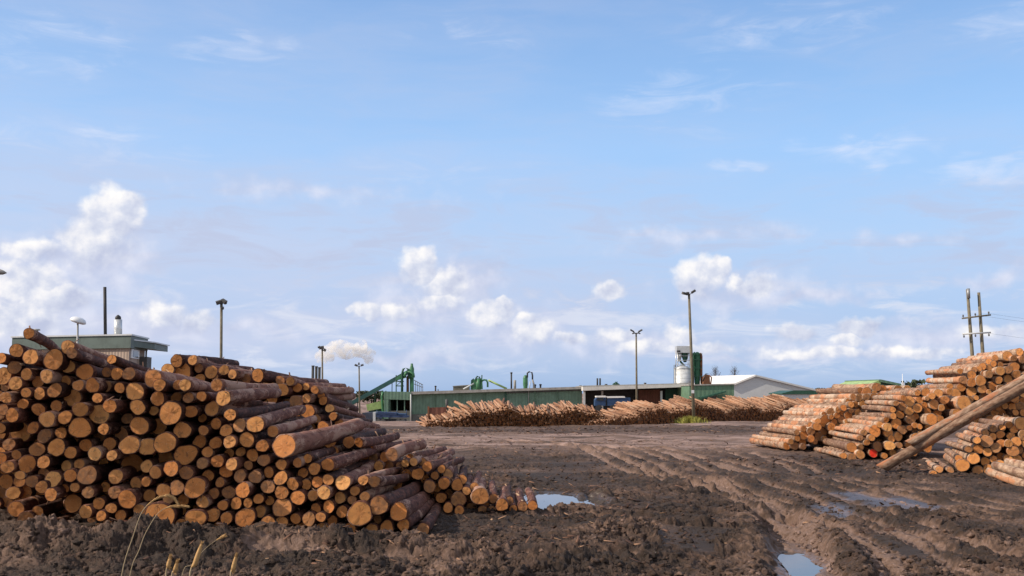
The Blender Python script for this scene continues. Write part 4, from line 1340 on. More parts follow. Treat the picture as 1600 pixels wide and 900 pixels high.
def flood_pole(top, bot, Y, heads, label, r0=.14, r1=.09, mat=None):
    t, b0 = at(*top, Y), at(*bot, Y)
    g = gz(b0.x, Y)
    lean = (t.x - b0.x) / (t.z - b0.z)
    base = Vector((b0.x - lean * (b0.z - g), Y, g))
    root = empty('floodlight_pole', base, label, 'floodlight pole', 'floodlight poles round the yard')
    MB().tube([base - Vector((lean * .3, 0, .3)), base.lerp(t, .5), t], [r0, (r0 + r1) / 2, r1], 12).build('pole', mat or WOODP, root)
    for (dx, dz, wd, hd, rz, tl) in heads:
        c = t + Vector((dx, -.12, dz))
        mbh = MB()
        mbh.box((0, 0, 0), (wd * .8, .2, hd * .85))
        mbh.box((0, -.12, 0), (wd * .68, .05, hd * .65))
        Rm = Matrix.Rotation(rz, 3, 'Z') @ Matrix.Rotation(tl, 3, 'Y') @ Matrix.Rotation(.35, 3, 'X')
        mbh.v = [tuple(c + Rm @ Vector(p)) for p in mbh.v]
        mbh.build('floodlight', GREY_D, root)
        MB().tube([t - Vector((0, 0, .12)), c], .03, 6).build('bracket', SOOT, root)
    return root


flood_pole((346, 474), (345, 640), 70, [(-.10, .08, .62, .30, .3, -.35), (.22, .12, .5, .3, -.3, .5), (.12, -.35, .2, .2, 0, 0)], 'tall floodlight pole rising behind the left log stack', .11, .095)
flood_pole((503.5, 544), (504, 640), 100, [(-.05, .05, .6, .32, .2, -.2), (.28, -.2, .3, .25, 0, .6), (-.3, .1, .3, .2, 0, -.4)], 'floodlight pole in front of the white steam plume', .10, .085)
flood_pole((561, 572), (562, 640), 130, [(-.35, .1, .5, .25, 0, .3), (.42, .12, .45, .25, 0, -.3), (0, .3, .2, .35, 0, 0)], 'short floodlight pole left of the conveyor', .11, .09)
flood_pole((994, 520), (995, 640), 110, [(-.45, .22, .6, .16, 0, .55), (.45, .22, .6, .16, 0, -.55), (-.3, -.05, .4, .1, 0, -.4), (.3, -.05, .4, .1, 0, .4)], 'thin floodlight pole before the white-roofed hall', .13, .085)
fp = flood_pole((1076.5, 459), (1084, 652), 84, [(-.42, .02, .5, .24, .5, .12), (-.12, .0, .3, .3, 0, 0), (.36, .18, .52, .2, -.3, -.55)], 'tallest floodlight pole, with a yellow-green grass tuft at its foot', .145, .10)
ptag = at(1082, 612, 84)
MB().box(ptag + Vector((0, -.17, 0)), (.22, .03, .26)).build('number_plate', LAMPW, fp)

# boiler chimneys, steam, grey shed ------------------------------------------------
gY = 165
for px, tp_, lab in ((489, 571.5, 'left'), (494.3, 572.5, 'middle'), (499.2, 574, 'right')):
    t = at(px, tp_, gY)
    g = -0.0272 * (gY - 88)
    root = empty('chimney', (t.x, gY, g), f'dark steel chimney, {lab} one of three under the steam plume', 'chimney', 'three boiler chimneys')
    MB().cyl((t.x, gY, g), t, .24, .22, 12).build('flue', SOOT, root)
    MB().cyl((t.x, gY, t.z - .08), (t.x, gY, t.z + .04), .27, .27, 12).build('rim', GREY_D, root)
shed = empty('grey_shed', at(500, 660, 140), 'low grey-brown shed with flat roof behind the left stack', 'shed')
prism_px(MB(), [(440, 606.5), (534, 606.5), (534, 668), (440, 668)], 140, 8).build('wall', paint('grey_brown_sheet', (0.22, 0.185, 0.155), .7, .2, .6, corr=(2, .35), stain=.4), shed)
prism_px(MB(), [(438, 604.6), (535.2, 604.2), (535.2, 606.5), (438, 606.5)], 139.9, 8.2).build('roof', GREY_D, shed)
prism_px(MB(), [(534.02, 606.5), (536, 606.5), (536, 668), (534.02, 668)], 139.8, 8).build('corner_post', GREY_D, shed)

# steam plume: a real volume
mb_ = MB()
stm = [(500, 556, 9), (511, 551, 13), (524, 545, 14), (536, 546, 16), (549, 548, 14), (561, 546, 14), (571, 550, 12), (580, 552, 8), (576, 561, 9), (505, 563, 6), (496, 564, 4), (530, 537, 8), (566, 537, 8), (541, 555, 8), (515, 558, 8)]
import bmesh
bm = bmesh.new()
for px, py, rp in stm:
    c = at(px, py, 168)
    bmesh.ops.create_icosphere(bm, subdivisions=3, radius=rp * 168 / F * .95, matrix=Matrix.Translation(c + Vector((0, RNG.uniform(-.8, .8), 0))))
me = bpy.data.meshes.new('steam_plume')
bm.to_mesh(me)
bm.free()
cen = at(540, 548, 168)
me.transform(Matrix.Translation(-cen))
steam_m = bpy.data.materials.new('steam_volume')
steam_m.use_nodes = True
s = NT(steam_m.node_tree)
for nd in list(s.n):
    s.n.remove(nd)
so = s.node('ShaderNodeOutputMaterial')
pv = s.node('ShaderNodeVolumePrincipled')
pv.inputs['Color'].default_value = (0.98, 0.97, 0.95, 1)
pv.inputs['Anisotropy'].default_value = 0.0
tcs = s.node('ShaderNodeTexCoord').outputs['Object']
s.put(pv.inputs['Density'], s.maprange(s.noise(tcs, 1.0, 6, .62, .6), 0.40, 0.72, 0.0, 2.0))
s.l.new(pv.outputs[0], so.inputs['Volume'])
st = link('steam_plume', me, steam_m)
st.location = cen
md = st.modifiers.new('merge', 'REMESH')
md.mode = 'VOXEL'
md.voxel_size = 0.25
tag(st, 'white steam plume drifting right from the three chimneys', 'steam', kind='stuff')

# conveyor and cyclone tower -----------------------------------------------------------
YT = 155
con = empty('conveyor', at(550, 634, YT), 'dark green conveyor sloping up to the cyclone tower', 'conveyor')
p0, p1 = at(548, 634, YT), at(640, 583, YT)
up = Vector((0, 0, .42))
MB().extr([p0, p1, p1 + up * 1.6, p0 + up * 1.6], (0, 1.0, 0)).build('gallery', paint('conveyor_blue_green', (0.028, 0.085, 0.085), .55, .2, 1), con)
for px in (558, 585, 612):
    t = (px - 548) / 92
    p = p0.lerp(p1, t)
    MB().tube([(p.x, YT + .5, -1.8), (p.x, YT + .5, p.z)], .07, 6).build('trestle_leg', G_DARK, con)
tow = empty('cyclone_tower', at(640, 660, YT), 'tall green cyclone tower with looping ducts above the green shed', 'dust extractor')


def px_tube(pts, Y, rpx, n=10, dY=0):
    return MB().tube([at(x, y, Y + dY) for x, y in pts], rpx * Y / F, n)


px_tube([(643.5, 640), (643.5, 590)], YT, 3.2, 12).build('cyclone_body', G_MACH, tow)
MB().tube([at(643.5, y, YT - .2) for y in (592, 588, 576, 572, 568)], [q * YT / F for q in (2, 3.6, 3.6, 2.2, 1.8)], 14).build('cyclone_head', G_MACH, tow)
px_tube([(637, 640), (637, 590), (639.5, 585)], YT, 2.1, 10, .4).build('riser_duct', RUST, tow)
px_tube([(628.5, 612), (628.5, 583), (630, 577), (634, 574.5), (637.5, 577), (639, 583), (640, 592)], YT, 1.7, 10, -.5).build('loop_duct', G_DARK, tow)
px_tube([(632, 588), (634, 581), (640, 580), (646, 584), (646.5, 590)], YT, 2.0, 10, -.8).build('loop_duct', G_MACH, tow)
mbf = MB()
for x in (619, 627):
    mbf.tube([at(x, 640, YT), at(x, 586, YT)], .09, 6)
for y in (589, 596, 603):
    mbf.tube([at(618, y, YT), at(631, y, YT)], .09, 6)
mbf.tube([at(619, 603, YT), at(627, 596, YT)], .05, 6).tube([at(619, 596, YT), at(627, 589, YT)], .05, 6)
mbf.build('support_frame', G_DARK, tow)
prism_px(MB(), [(617.5, 592), (624, 586), (634, 584), (634, 590), (620, 594)], YT - .3, 1.2).build('transfer_hood', G_MACH, tow)
mbr = MB()
for x in (649, 652, 655, 658, 660.5):
    mbr.tube([at(x, 613, YT + 1), at(x, 596 + (x - 649) * .55, YT + 1)], .05, 5)
mbr.tube([at(647, 594, YT + 1), at(661, 601.5, YT + 1)], .06, 5).tube([at(647, 600, YT + 1), at(661, 605.5, YT + 1)], .05, 5)
mbr.build('stair_rail', GREY, tow)

# loading shed, long green hall ----------------------------------------------------
YL = 150
ls = empty('loading_shed', at(620, 660, YL), 'flat green loading shed with a dark open bay beside the conveyor', 'shed')
prism_px(MB(), [(600, 611.5), (641.5, 612.5), (641.5, 625), (600, 624)], YL, 12).build('parapet', G_WALL, ls)
prism_px(MB(), [(600, 624.02), (607, 624.02), (607, 660), (600, 660)], YL + .02, 12).build('side_wall', G_WALL, ls)
prism_px(MB(), [(607.02, 642), (641, 642), (641, 660), (607.02, 660)], YL + .1, 11).build('dock_wall', PLINTH, ls)
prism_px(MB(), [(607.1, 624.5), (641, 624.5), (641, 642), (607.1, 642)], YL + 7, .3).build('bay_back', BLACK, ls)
for x in (609, 620.5, 632):
    prism_px(MB(), [(x - .7, 625), (x + .7, 625), (x + .7, 642), (x - .7, 642)], YL + .3, .3).build('bay_post', G_WALL, ls)
MB().tube([at(641.8, 616, YL - .3), at(641.8, 661, YL - .3)], .09, 8).build('drainpipe', SHEDW, ls)
tk = empty('green_machine', at(590, 660, 152), 'pale green hopper machine under the conveyor foot', 'machine')
prism_px(MB(), [(572, 632), (598, 626), (599, 638), (574, 642)], 152, 2.5).build('hopper', G_LIME, tk)
prism_px(MB(), [(576, 642.1), (598, 638.1), (598, 660), (576, 660)], 152.2, 2).build('stand', G_DARK, tk)
px_tube([(601, 660), (598, 640), (596.5, 620), (598, 612)], 151, 1.8, 10).build('duct', G_MACH, tk)

hall = empty('green_hall', at(760, 660, 152), 'long low green hall with grey flat roof edge', 'hall')
prism_px(MB(), [(642.5, 616.5), (909.5, 608), (909.5, 664), (642.5, 664)], 151, 22).build('wall', G_WALL, hall)
prism_px(MB(), [(642, 647.5), (667, 646.8), (667, 664), (642, 664)], 150.7, .25).build('plinth', PLINTH, hall)
prism_px(MB(), [(641.8, 612), (910.5, 604), (910.5, 607.9), (641.8, 616.4)], 150.2, 23).build('roof', GREY, hall)
prism_px(MB(), [(790, 612.9), (909.5, 608.6), (909.5, 610.4), (790, 614.6)], 150.8, .2).build('gutter', GREY_D, hall)
for x in (679.5, 719.5, 757, 826, 836, 871):
    prism_px(MB(), [(x - .5, 616 - (x - 642) * .031), (x + .5, 616 - (x - 642) * .031), (x + .5, 655), (x - .5, 655)], 150.75, .2).build('wall_rib', GREY if x == 826 else G_WALL2, hall)
prism_px(MB(), [(788.5, 612.8), (791.5, 612.7), (791.5, 655), (788.5, 655)], 150.74, .2).build('wall_joint', G_DARK, hall)
# rooftop kit on the hall: each a thing of its own
def roof_vent(px, top, bot, rpx, Y, label, mat=SOOT, cowl=True):
    b0, t0 = at(px, bot, Y), at(px, top, Y)
    root = empty('roof_vent', b0, label, 'roof vent')
    r = rpx * Y / F
    MB().cyl(b0, t0, r, r, 12).build('stack', mat, root)
    if cowl:
        MB().tube([t0 - Vector((0, 0, r * .5)), t0, t0 + Vector((0, 0, r * .8)), t0 + Vector((0, 0, r * 1.2))], [r * 1.3, r * 1.5, r * 1.4, r * .3], 12).build('cowl', mat, root)


YV = 158
roof_vent(680.5, 604, 615, 1.2, YV, 'stubby dark vent at the left end of the green hall roof')
roof_vent(684.5, 608, 615, .7, YV, 'tiny pipe right of the stubby dark vent on the hall roof', cowl=False)
roof_vent(799, 583, 610, 1.3, YV, 'tall thin dark stack on the green hall roof')
roof_vent(836, 602, 609, 1.4, YV, 'left of two small black cowled vents right of the green cyclone')
roof_vent(844.5, 601.5, 609, 1.4, YV, 'right of two small black cowled vents right of the green cyclone')
roof_vent(804.5, 594, 610, 2.0, YV + 1, 'grey lattice stub beside the tall thin stack', GREY, False)
roof_vent(698, 624, 640, 2.2, 150.2, 'dark pipe on the green hall wall above the brown fence', GREY_D, False)
mc = empty('roof_machine', at(748, 608, YV), 'bright green roof machine with looping pipes on the green hall', 'machine')
prism_px(MB(), [(740, 593), (746, 591), (753, 591), (754, 608), (739, 609)], YV, 2.2).build('body', G_MACH, mc)
MB().cyl(at(747.5, 609, YV - .5), at(747.5, 592, YV - .5), .38, .38, 14).build('drum', G_MACH, mc)
px_tube([(743.5, 596), (743.5, 591), (746, 588), (749, 589), (750, 594), (750, 606)], YV, 1.3, 10, -.7).build('loop_pipe', G_DARK, mc)
px_tube([(752, 596), (756, 593.5), (760, 594), (762, 598), (762, 605)], YV, 1.5, 10, -.3).build('loop_pipe', G_MACH, mc)
px_tube([(752, 608), (753, 586)], YV, .9, 8, .3).build('pipe', G_DARK, mc)
px_tube([(724, 608), (741, 599)], YV, 1.2, 8).build('inlet_duct', SHEDW, mc)
px_tube([(763, 594), (792, 607.5)], YV, 1.6, 8, .8).build('outlet_duct', G_LIME, mc)
prism_px(MB(), [(736, 594), (740, 591), (740, 609), (735, 609)], YV + .5, 1.2).build('motor_housing', G_DARK, mc)
rb = empty('roof_box', at(724, 609, YV + 4), 'low weathered box on the hall roof left of the green machine', 'roof box')
prism_px(MB(), [(708, 604), (733, 602.5), (733, 612), (708, 613)], YV + 4, 3).build('casing', paint('weathered_brown', (0.15, 0.14, 0.11), .7, .3, .8, stain=.5), rb)
prism_px(MB(), [(707, 603), (720, 602), (734, 601.2), (734, 602.4), (707, 603.9)], YV + 3.9, 3.3).build('lid', GREY, rb)
cy = empty('roof_cyclone', at(822, 608, YV), 'green cyclone drum with a black bent pipe on the hall roof', 'dust extractor')
MB().tube([at(821, y, YV) for y in (609, 605, 601, 591, 588, 586)], [q * YV / F for q in (3.2, 3.2, 3.8, 3.8, 3, 1.2)], 16).build('drum', G_MACH, cy)
px_tube([(824, 590), (824, 583), (827, 580.8), (831, 582), (832, 587), (832, 593)], YV, 1.3, 10, -.3).build('bent_pipe', SOOT, cy)
px_tube([(832, 593), (834, 600), (834, 609)], YV, 1.4, 10, -.3).build('down_pipe', GREY, cy)
px_tube([(827, 608), (828.5, 596)], YV, .8, 8, -.5).build('brace', SHEDW, cy)

# brown board fence left of far stack
fe = empty('board_fence', at(682, 664, 76), 'rusty brown board fence at the end of the far log stack', 'fence')
prism_px(MB(), [(671, 637), (697, 636), (697, 664), (671, 664)], 76, .12).build('boards', RED_BR, fe)
prism_px(MB(), [(668, 635), (670.9, 635), (670.9, 665), (668, 665)], 75.95, .2).build('post', RUST, fe)

# white-roofed open hall ------------------------------------------------------------
wh = empty('white_roofed_hall', at(990, 660, 150), 'long open hall with white roof edge and dark bays', 'hall')
prism_px(MB(), [(911, 604.5), (1076, 600.2), (1076, 604.6), (911, 610.4)], 146.5, 20).build('roof', paint('off_white_fascia', (0.58, 0.57, 0.54), .6, .1, .6, stain=.3), wh)
prism_px(MB(), [(911, 602.5), (1080, 598.4), (1080, 600.2), (911, 604.3)], 150, 18).build('roof_crest', GREY, wh)
prism_px(MB(), [(911.5, 607), (1076, 604), (1076, 660), (911.5, 660)], 154, .4).build('back_wall', SOOT, wh)
prism_px(MB(), [(998, 609.5), (1031, 608.5), (1031, 660), (998, 660)], 151, .4).build('red_panel', RED_BR, wh)
prism_px(MB(), [(1040, 608), (1076, 606.8), (1076, 660), (1040, 660)], 150.5, .4).build('green_panel', G_DARK, wh)
for x in (913, 941, 1033.5):
    prism_px(MB(), [(x - 1.6, 610.8), (x + 1.6, 610.7), (x + 1.4, 650), (x - 1.4, 650)], 148, .3).build('post', SHEDW if x != 941 else GREY, wh)
roof_vent(933.4, 591, 604, 1.3, 160, 'left of the twin black stacks on the white-roofed hall', cowl=False)
roof_vent(937.6, 591, 604, 1.3, 160, 'right of the twin black stacks on the white-roofed hall', cowl=False)
roof_vent(947, 600, 605, 2.2, 160, 'squat black vent right of the twin stacks', cowl=False)
roof_vent(1008, 598, 603, 2.0, 160, 'squat dark vent right of the thin floodlight pole', cowl=False)
roof_vent(907, 602, 607, 2.0, 160, 'squat vent at the right end of the green hall roof', GREY_D, False)
gm = empty('roof_machine', at(962, 603, 162), 'small dark green machine on the white-roofed hall', 'machine')
prism_px(MB(), [(957, 603), (959, 599), (963, 597), (968, 600), (970, 604), (957, 605)], 162, 1.5).build('casing', G_DARK, gm)
px_tube([(961, 603), (962, 596.5), (965, 597)], 162, .8, 8, -.4).build('pipe', G_DARK, gm)
# blue truck and trailer in front of it
tr = empty('timber_truck', at(955, 632, 132), 'blue truck with a white cab roof behind the far log stack', 'truck')
prism_px(MB(), [(949, 622), (985, 621.5), (985, 634), (949, 634)], 132, 2.4).build('box_body', BLUE_B, tr)
prism_px(MB(), [(948.5, 619.4), (976, 619.1), (977, 621.4), (948.5, 621.9)], 131.9, 2.6).build('roof', WHITE, tr)
cab = prism_px(MB(), [(930, 624.5), (933, 621), (946, 621), (946, 634), (930, 634)], 132, 2.2).build('cab', BLUE_B, tr)
prism_px(MB(), [(932.5, 624), (934.5, 621.8), (943, 621.8), (943, 626), (932.5, 626)], 131.93, .06).build('window', glass, cab, origin=tr.location)
prism_px(MB(), [(932, 618.6), (946.5, 618.3), (946.5, 620.9), (932, 620.9)], 131.9, 2.3).build('sun_visor', WHITE, tr)
for x in (936, 958, 975):
    c = at(x, 638, 131.9)
    MB().cyl(c, c + Vector((0, .3, 0)), .45, .45, 16).build('wheel', SOOT, tr)

# green shed right, silo, tank --------------------------------------------------------
gs = empty('green_shed', at(1112, 660, 140), 'green shed with sloping canopy right of the tallest floodlight pole', 'shed')
prism_px(MB(), [(1077, 602.8), (1147, 601.4), (1147, 640), (1077, 640)], 140, 10).build('wall', G_WALL2, gs)
prism_px(MB(), [(1076, 600.8), (1148, 599.2), (1148, 601.3), (1076, 602.7)], 139.8, 10.4).build('roof', GREY, gs)
prism_px(MB(), [(1095, 621), (1134, 611), (1135, 613), (1097, 623.5)], 137.5, 2.4).build('canopy', G_DARK, gs)
prism_px(MB(), [(1097, 622.5), (1120, 616.4), (1120, 640), (1097, 640)], 139.9, .06).build('door_opening', PLINTH, gs)
YS = 165
si = empty('silo', at(1067, 640, YS), 'galvanised ribbed silo with a square hopper house on top', 'silo')
rs_ = 13 * YS / F
cb = at(1067, 640, YS)
MB().tube([(cb.x, YS, cb.z), (cb.x, YS, at(1067, 576, YS).z)], rs_, 40).build('shell', GALV, si)
rfz = at(1067, 576, YS).z
MB().tube([(cb.x, YS, rfz - .02), (cb.x, YS, rfz + .05), (cb.x, YS, at(1067, 570, YS).z)], [rs_ * 1.03, rs_ * 1.03, rs_ * .25], 40).build('roof', GALV_P, si)
hb_ = at(1067, 545.5, YS)
MB().box((at(1066.5, 546, YS).x, YS, at(1066, 546.3, YS).z), (21 * YS / F, 2.0, 10.5 * YS / F)).build('hopper_house', GALV_P, si)
MB().box((at(1058.5, 549.5, YS).x, YS - 1.1, at(1066, 549, YS).z), (5 * YS / F, .5, 2 * YS / F)).build('inspection_hatch', SOOT, si)
MB().tube([(at(1070, 551, YS).x, YS, at(1070, y, YS).z) for y in (551.6, 553, 562, 566)], [q * YS / F for q in (6.5, 6.5, 3.5, 2.2)], 20).build('cone', G_DARK, si)
MB().tube([(at(1061, 551, YS).x, YS - .2, at(1061, y, YS).z) for y in (551.6, 556, 565)], [q * YS / F for q in (4.5, 4, 1.6)], 18).build('cone', GALV_P, si)
px_tube([(1062, 562), (1064, 566), (1068, 570), (1068, 574)], YS, 1.6, 10).build('chute', G_DARK, si)
mbq = MB()
for x in (1056, 1059, 1075, 1077.5):
    mbq.tube([at(x, 574, YS - .6), at(x, 551, YS - .6)], .07, 6)
for y in (556, 563, 569):
    mbq.tube([at(1056, y, YS - .6), at(1077.5, y, YS - .6)], .05, 6)
mbq.build('frame', GALV_P, si)
mbl = MB()
mbl.tube([at(1053.2, 602, YS - .8), at(1053.2, 570, YS - .8)], .05, 5).tube([at(1055, 602, YS - .8), at(1055, 570, YS - .8)], .05, 5)
mbl.build('ladder', GREY_D, si)
tn = empty('green_cyclone', at(1089, 640, YS), 'tall dark green cyclone tank right of the galvanised silo', 'dust extractor')
MB().tube([at(1089.5, y, YS) for y in (640, 602, 570, 556, 552, 550)], [q * YS / F for q in (4, 4, 5.4, 5.4, 4, 1.5)], 18).build('tank', paint('tank_green', (0.03, 0.125, 0.065), .5, .25, 1), tn)
px_tube([(1083, 600), (1083, 553), (1086, 551)], YS, 1.8, 10, -.6).build('side_duct', G_MACH, tn)
px_tube([(1096, 600), (1096, 556), (1094, 551.5)], YS, 1.7, 10, -.4).build('side_duct', RUST, tn)
for y in (553, 562, 575, 588):
    MB().box(at(1090, y, YS - .9), (15 * YS / F, .1, .12)).build('platform', G_DARK, tn)
ru = empty('rusty_machine', at(1104, 602, YS - 2), 'rusty brown conveyor head between the tank and the white shed', 'machine')
prism_px(MB(), [(1099, 603), (1100, 590), (1104, 585), (1109, 586), (1110, 603)], YS - 2, 2).build('casing', RUST, ru)
px_tube([(1098, 596), (1103, 584), (1109, 584)], YS, .9, 8, -2.5).build('guard_rail', SOOT, ru)
px_tube([(1110, 603), (1112, 590), (1108, 586)], YS, 1.0, 8, -2.5).build('chute', RUST, ru)

# white gable shed
YW = 210
ws = empty('white_shed', at(1200, 630, YW), 'large pale gabled shed with a sunlit white roof', 'shed')
gp = [at(x, y, YW) for x, y in ((1145, 602.5), (1180, 588.5), (1270, 610), (1270, 640), (1145, 640))]
shift = Vector((-6, 15, 0))
MB().extr(gp, shift).build('wall', SHEDW, ws)  # shade on the white gable is put into this grey
th_ = Vector((0, 0, .35))
n_off = Vector((0, -.5, .04))
MB().extr([gp[0] + n_off + Vector((-.6, 0, -.25)), gp[1] + n_off, gp[1] + n_off + th_, gp[0] + n_off + th_ + Vector((-.6, 0, -.25))], shift * 1.02).build('roof_slope', WHITE, ws)
MB().extr([gp[1] + n_off + Vector((.03, 0, 0)), gp[2] + n_off + Vector((.8, 0, -.2)), gp[2] + n_off + th_ + Vector((.8, 0, -.2)), gp[1] + n_off + th_ + Vector((.03, 0, 0))], shift * 1.02).build('roof_slope', SHEDW, ws)  # slope away from the sun, its shade painted as a greyer colour
lg = empty('green_roofed_shed', at(1255, 630, 190), 'low dark green roof peeping over the far stack', 'shed')
prism_px(MB(), [(1222, 614.5), (1240, 610), (1268, 610), (1285, 613.5), (1285, 616), (1222, 616)], 190, 10).build('roof', G_DARK, lg)
prism_px(MB(), [(1224, 616.02), (1283, 616.02), (1283, 635), (1224, 635)], 190.3, 9).build('wall', SHEDW, lg)
gr = empty('green_roofed_barn', at(1385, 640, 120), 'barn with dark green roof and yellow-green gable behind the right stack', 'barn')
gq = [at(x, y, 120) for x, y in ((1352, 603), (1373, 594.5), (1376, 594.5), (1376, 640), (1352, 640))]
MB().extr(gq, (0, 12, 0)).build('gable_wall', G_LIME, gr)
MB().extr([at(x, y, 119.8) for x, y in ((1373.8, 592.8), (1376.5, 592.8), (1412, 600.5), (1412, 604), (1376.5, 597), (1374, 595.8))], (0, 12.5, 0)).build('roof', G_WALL2, gr)
prism_px(MB(), [(1376.1, 598), (1409, 604.5), (1409, 640), (1376.1, 640)], 120.1, 11).build('side_wall', G_DARK, gr)
ms = empty('white_mast', at(1410.5, 620, 100), 'thin white mast beside the green-roofed barn', 'mast')
MB().tube([at(1411, 625, 100), at(1410, 584, 100)], [.07, .03], 8).build('mast_pole', LAMPW, ms)
MB().box(at(1410.9, 600, 99.9), (.22, .15, .3)).build('junction_box', LAMPW, ms)

# H-frame power poles
YP = 95
pp = empty('power_pole', (at(1526, 600, YP).x, YP, -.1), 'twin wooden power poles joined by two crossarms behind the right stack', 'power pole')
for (x0, y0), (x1, y1) in (((1511.5, 452), (1519.5, 560)), ((1529.2, 457), (1536, 560))):
    t, b0 = at(x0, y0, YP), at(x1, y1, YP)
    d = (b0 - t).normalized()
    MB().tube([t, b0, b0 + d * (b0.z / -d.z if d.z < 0 else 1)], [.13, .17, .22], 12).build('pole', WOODP, pp)
tpx = at(1511.5, 452, YP)
MB().tube([tpx - Vector((0, .2, .9)), tpx + Vector((0, -.2, .05))], .15, 8).build('pole_cap', METAL, pp)
for i, (xa, ya, xb, yb) in enumerate(((1503, 497.5, 1548, 492), (1504, 522, 1548, 519.5))):
    MB().tube([at(xa, ya, YP - .25), at(xb, yb, YP - .25)], .075, 8).build('crossarm', SHEDW if i else WOODP, pp)
    for x in (xa + 2, 1524, xb - 3):
        c = at(x, ya + (yb - ya) * (x - xa) / (xb - xa), YP - .25)
        sg = -1 if i else 1
        MB().tube([c, c + Vector((0, 0, .14 * sg)), c + Vector((0, 0, .16 * sg)), c + Vector((0, 0, .34 * sg))], [.03, .03, .09, .06], 8).build('insulator', GREY_D, pp)
for x0, y0 in ((1546, 490), (1524, 492), (1546, 521)):
    a_ = at(x0, y0, YP - .25)
    b_ = Vector((a_.x + 55, YP + 20, a_.z + 1.5))
    pts = []
    for k in range(13):
        t = k / 12
        p = a_.lerp(b_, t)
        p.z -= 4 * 1.8 * t * (1 - t)
        pts.append(p)
    MB().tube(pts, .007, 5).build('wire', SOOT, pp)

# blue timber trailers left of the loading shed
bt = empty('blue_trailer', at(612, 662, 112), 'blue flatbed trailer with white end board by the loading shed', 'trailer')
YQ = 112
prism_px(MB(), [(588, 648.5), (636, 649.5), (636, 652.5), (588, 652)], YQ, 2.4).build('flatbed', BLUE, bt)
prism_px(MB(), [(590, 643.5), (620, 645), (620, 648.4), (590, 648.4)], YQ + .2, 2).build('load', BLUE, bt)
prism_px(MB(), [(620.2, 646), (634, 646.6), (634, 649.3), (620.2, 648.5)], YQ + .3, 1.8).build('load', BLUE_B, bt)
prism_px(MB(), [(592, 655), (633, 655), (633, 658.5), (592, 658)], YQ + .4, 1.6).build('chassis', SOOT, bt)
prism_px(MB(), [(582.5, 644), (586.5, 644), (586.8, 659), (582.8, 659)], YQ, 2.2).build('end_board', SHEDW, bt)
for x in (591, 598, 622, 629):
    c = at(x, 658.5, YQ)
    MB().cyl(c, c + Vector((0, .3, 0)), .28, .28, 14).build('wheel', GREY_D, bt)
for x in (589, 604, 620, 635):
    MB().tube([at(x, 649, YQ - .1), at(x, 640.5, YQ - .1)], .04, 6).build('stake', BLUE_B, bt)
bt2 = empty('tarpaulin_stack', at(583, 655, 116), 'dark blue covered timber stack left of the blue trailer', 'timber stack')
prism_px(MB(), [(566, 645), (590, 643.5), (592, 655), (566, 656)], 116, 3).build('cover', paint('dark_tarp', (0.045, 0.055, 0.085), .6, .3, 1), bt2)
prism_px(MB(), [(566, 656.02), (592, 655.02), (592, 661), (566, 661)], 116.1, 2.8).build('timber', GREY_D, bt2)

# distant trees ------------------------------------------------------------------------
TREE = paint('bare_twig', (0.10, 0.09, 0.09), .9, .2, 2)
def bare_tree(px, top, Y, hm, label, sd):
    rg = random.Random(sd)
    t = at(px, top, Y)
    root = empty('bare_tree', (t.x, Y, t.z - hm), label, 'tree', 'bare trees behind the white shed')
    MB().tube([(t.x, Y, t.z - hm), (t.x + .1, Y, t.z - hm * .5), (t.x, Y, t.z)], [.16, .1, .02], 7).build('trunk', TREE, root)
    m = MB()
    for k in range(60):
        z = t.z - hm * rg.uniform(.02, .6)
        L = (t.z - z) * .35 + rg.uniform(.3, 1.1)
        an = rg.uniform(0, 6.28)
        a_ = Vector((t.x, Y, z - .3))
        b_ = a_ + Vector((math.cos(an) * L * .7, math.sin(an) * L * .7, L))
        m.tube([a_, a_.lerp(b_, .5) + Vector((0, 0, -.05)), b_], [.03, .02, .008], 4)
        for q in range(3):
            c = a_.lerp(b_, rg.uniform(.4, .9))
            m.tube([c, c + Vector((rg.uniform(-.5, .5), rg.uniform(-.5, .5), rg.uniform(.1, .6)))], .01, 3)
    m.build('crown', TREE, root)


bare_tree(1117.5, 574, 240, 6.5, 'slender bare tree left of the white shed roof', 1)
bare_tree(1147.5, 574, 240, 6.5, 'slender bare tree above the white shed roof', 2)
LEAF, nt, b = new_mat('far_foliage', .9, .1)
oi = nt.node('ShaderNodeNewGeometry').outputs['Position']
nt.put(b.inputs['Base Color'], nt.mix(nt.noise(oi, .5, 3), (0.035, 0.05, 0.03), (0.07, 0.085, 0.05)))
tl = MB()
rgt = random.Random(5)
for px0, px1, Y, hh_ in ((1278, 1315, 420, 1.0), (1425, 1445, 300, 1.6), (1060, 1120, 600, .6), (560, 600, 500, .5)):
    x = px0
    while x < px1:
        c = at(x, HOR, Y)
        h_ = hh_ * rgt.uniform(1.2, 2.6)
        for k in range(70):
            p = Vector((c.x + rgt.gauss(0, 1.2), Y + rgt.gauss(0, 1.5), -2.5 + (2.5 + H + h_ - .3) * rgt.random() ** .6))
            u = Vector((rgt.uniform(-1, 1), rgt.uniform(-1, 1), rgt.uniform(-1, 1))).normalized() * rgt.uniform(.3, .6)
            v = u.cross(Vector((rgt.random(), rgt.random(), rgt.random()))).normalized() * rgt.uniform(.3, .6)
            tl.add([p - u - v, p + u - v, p + u + v, p - u + v], [(0, 1, 2, 3)])
        x += rgt.uniform(3.5, 6)
tag(tl.build('far_treeline', LEAF), 'dark far-off treetops low on the horizon', 'trees', kind='stuff')

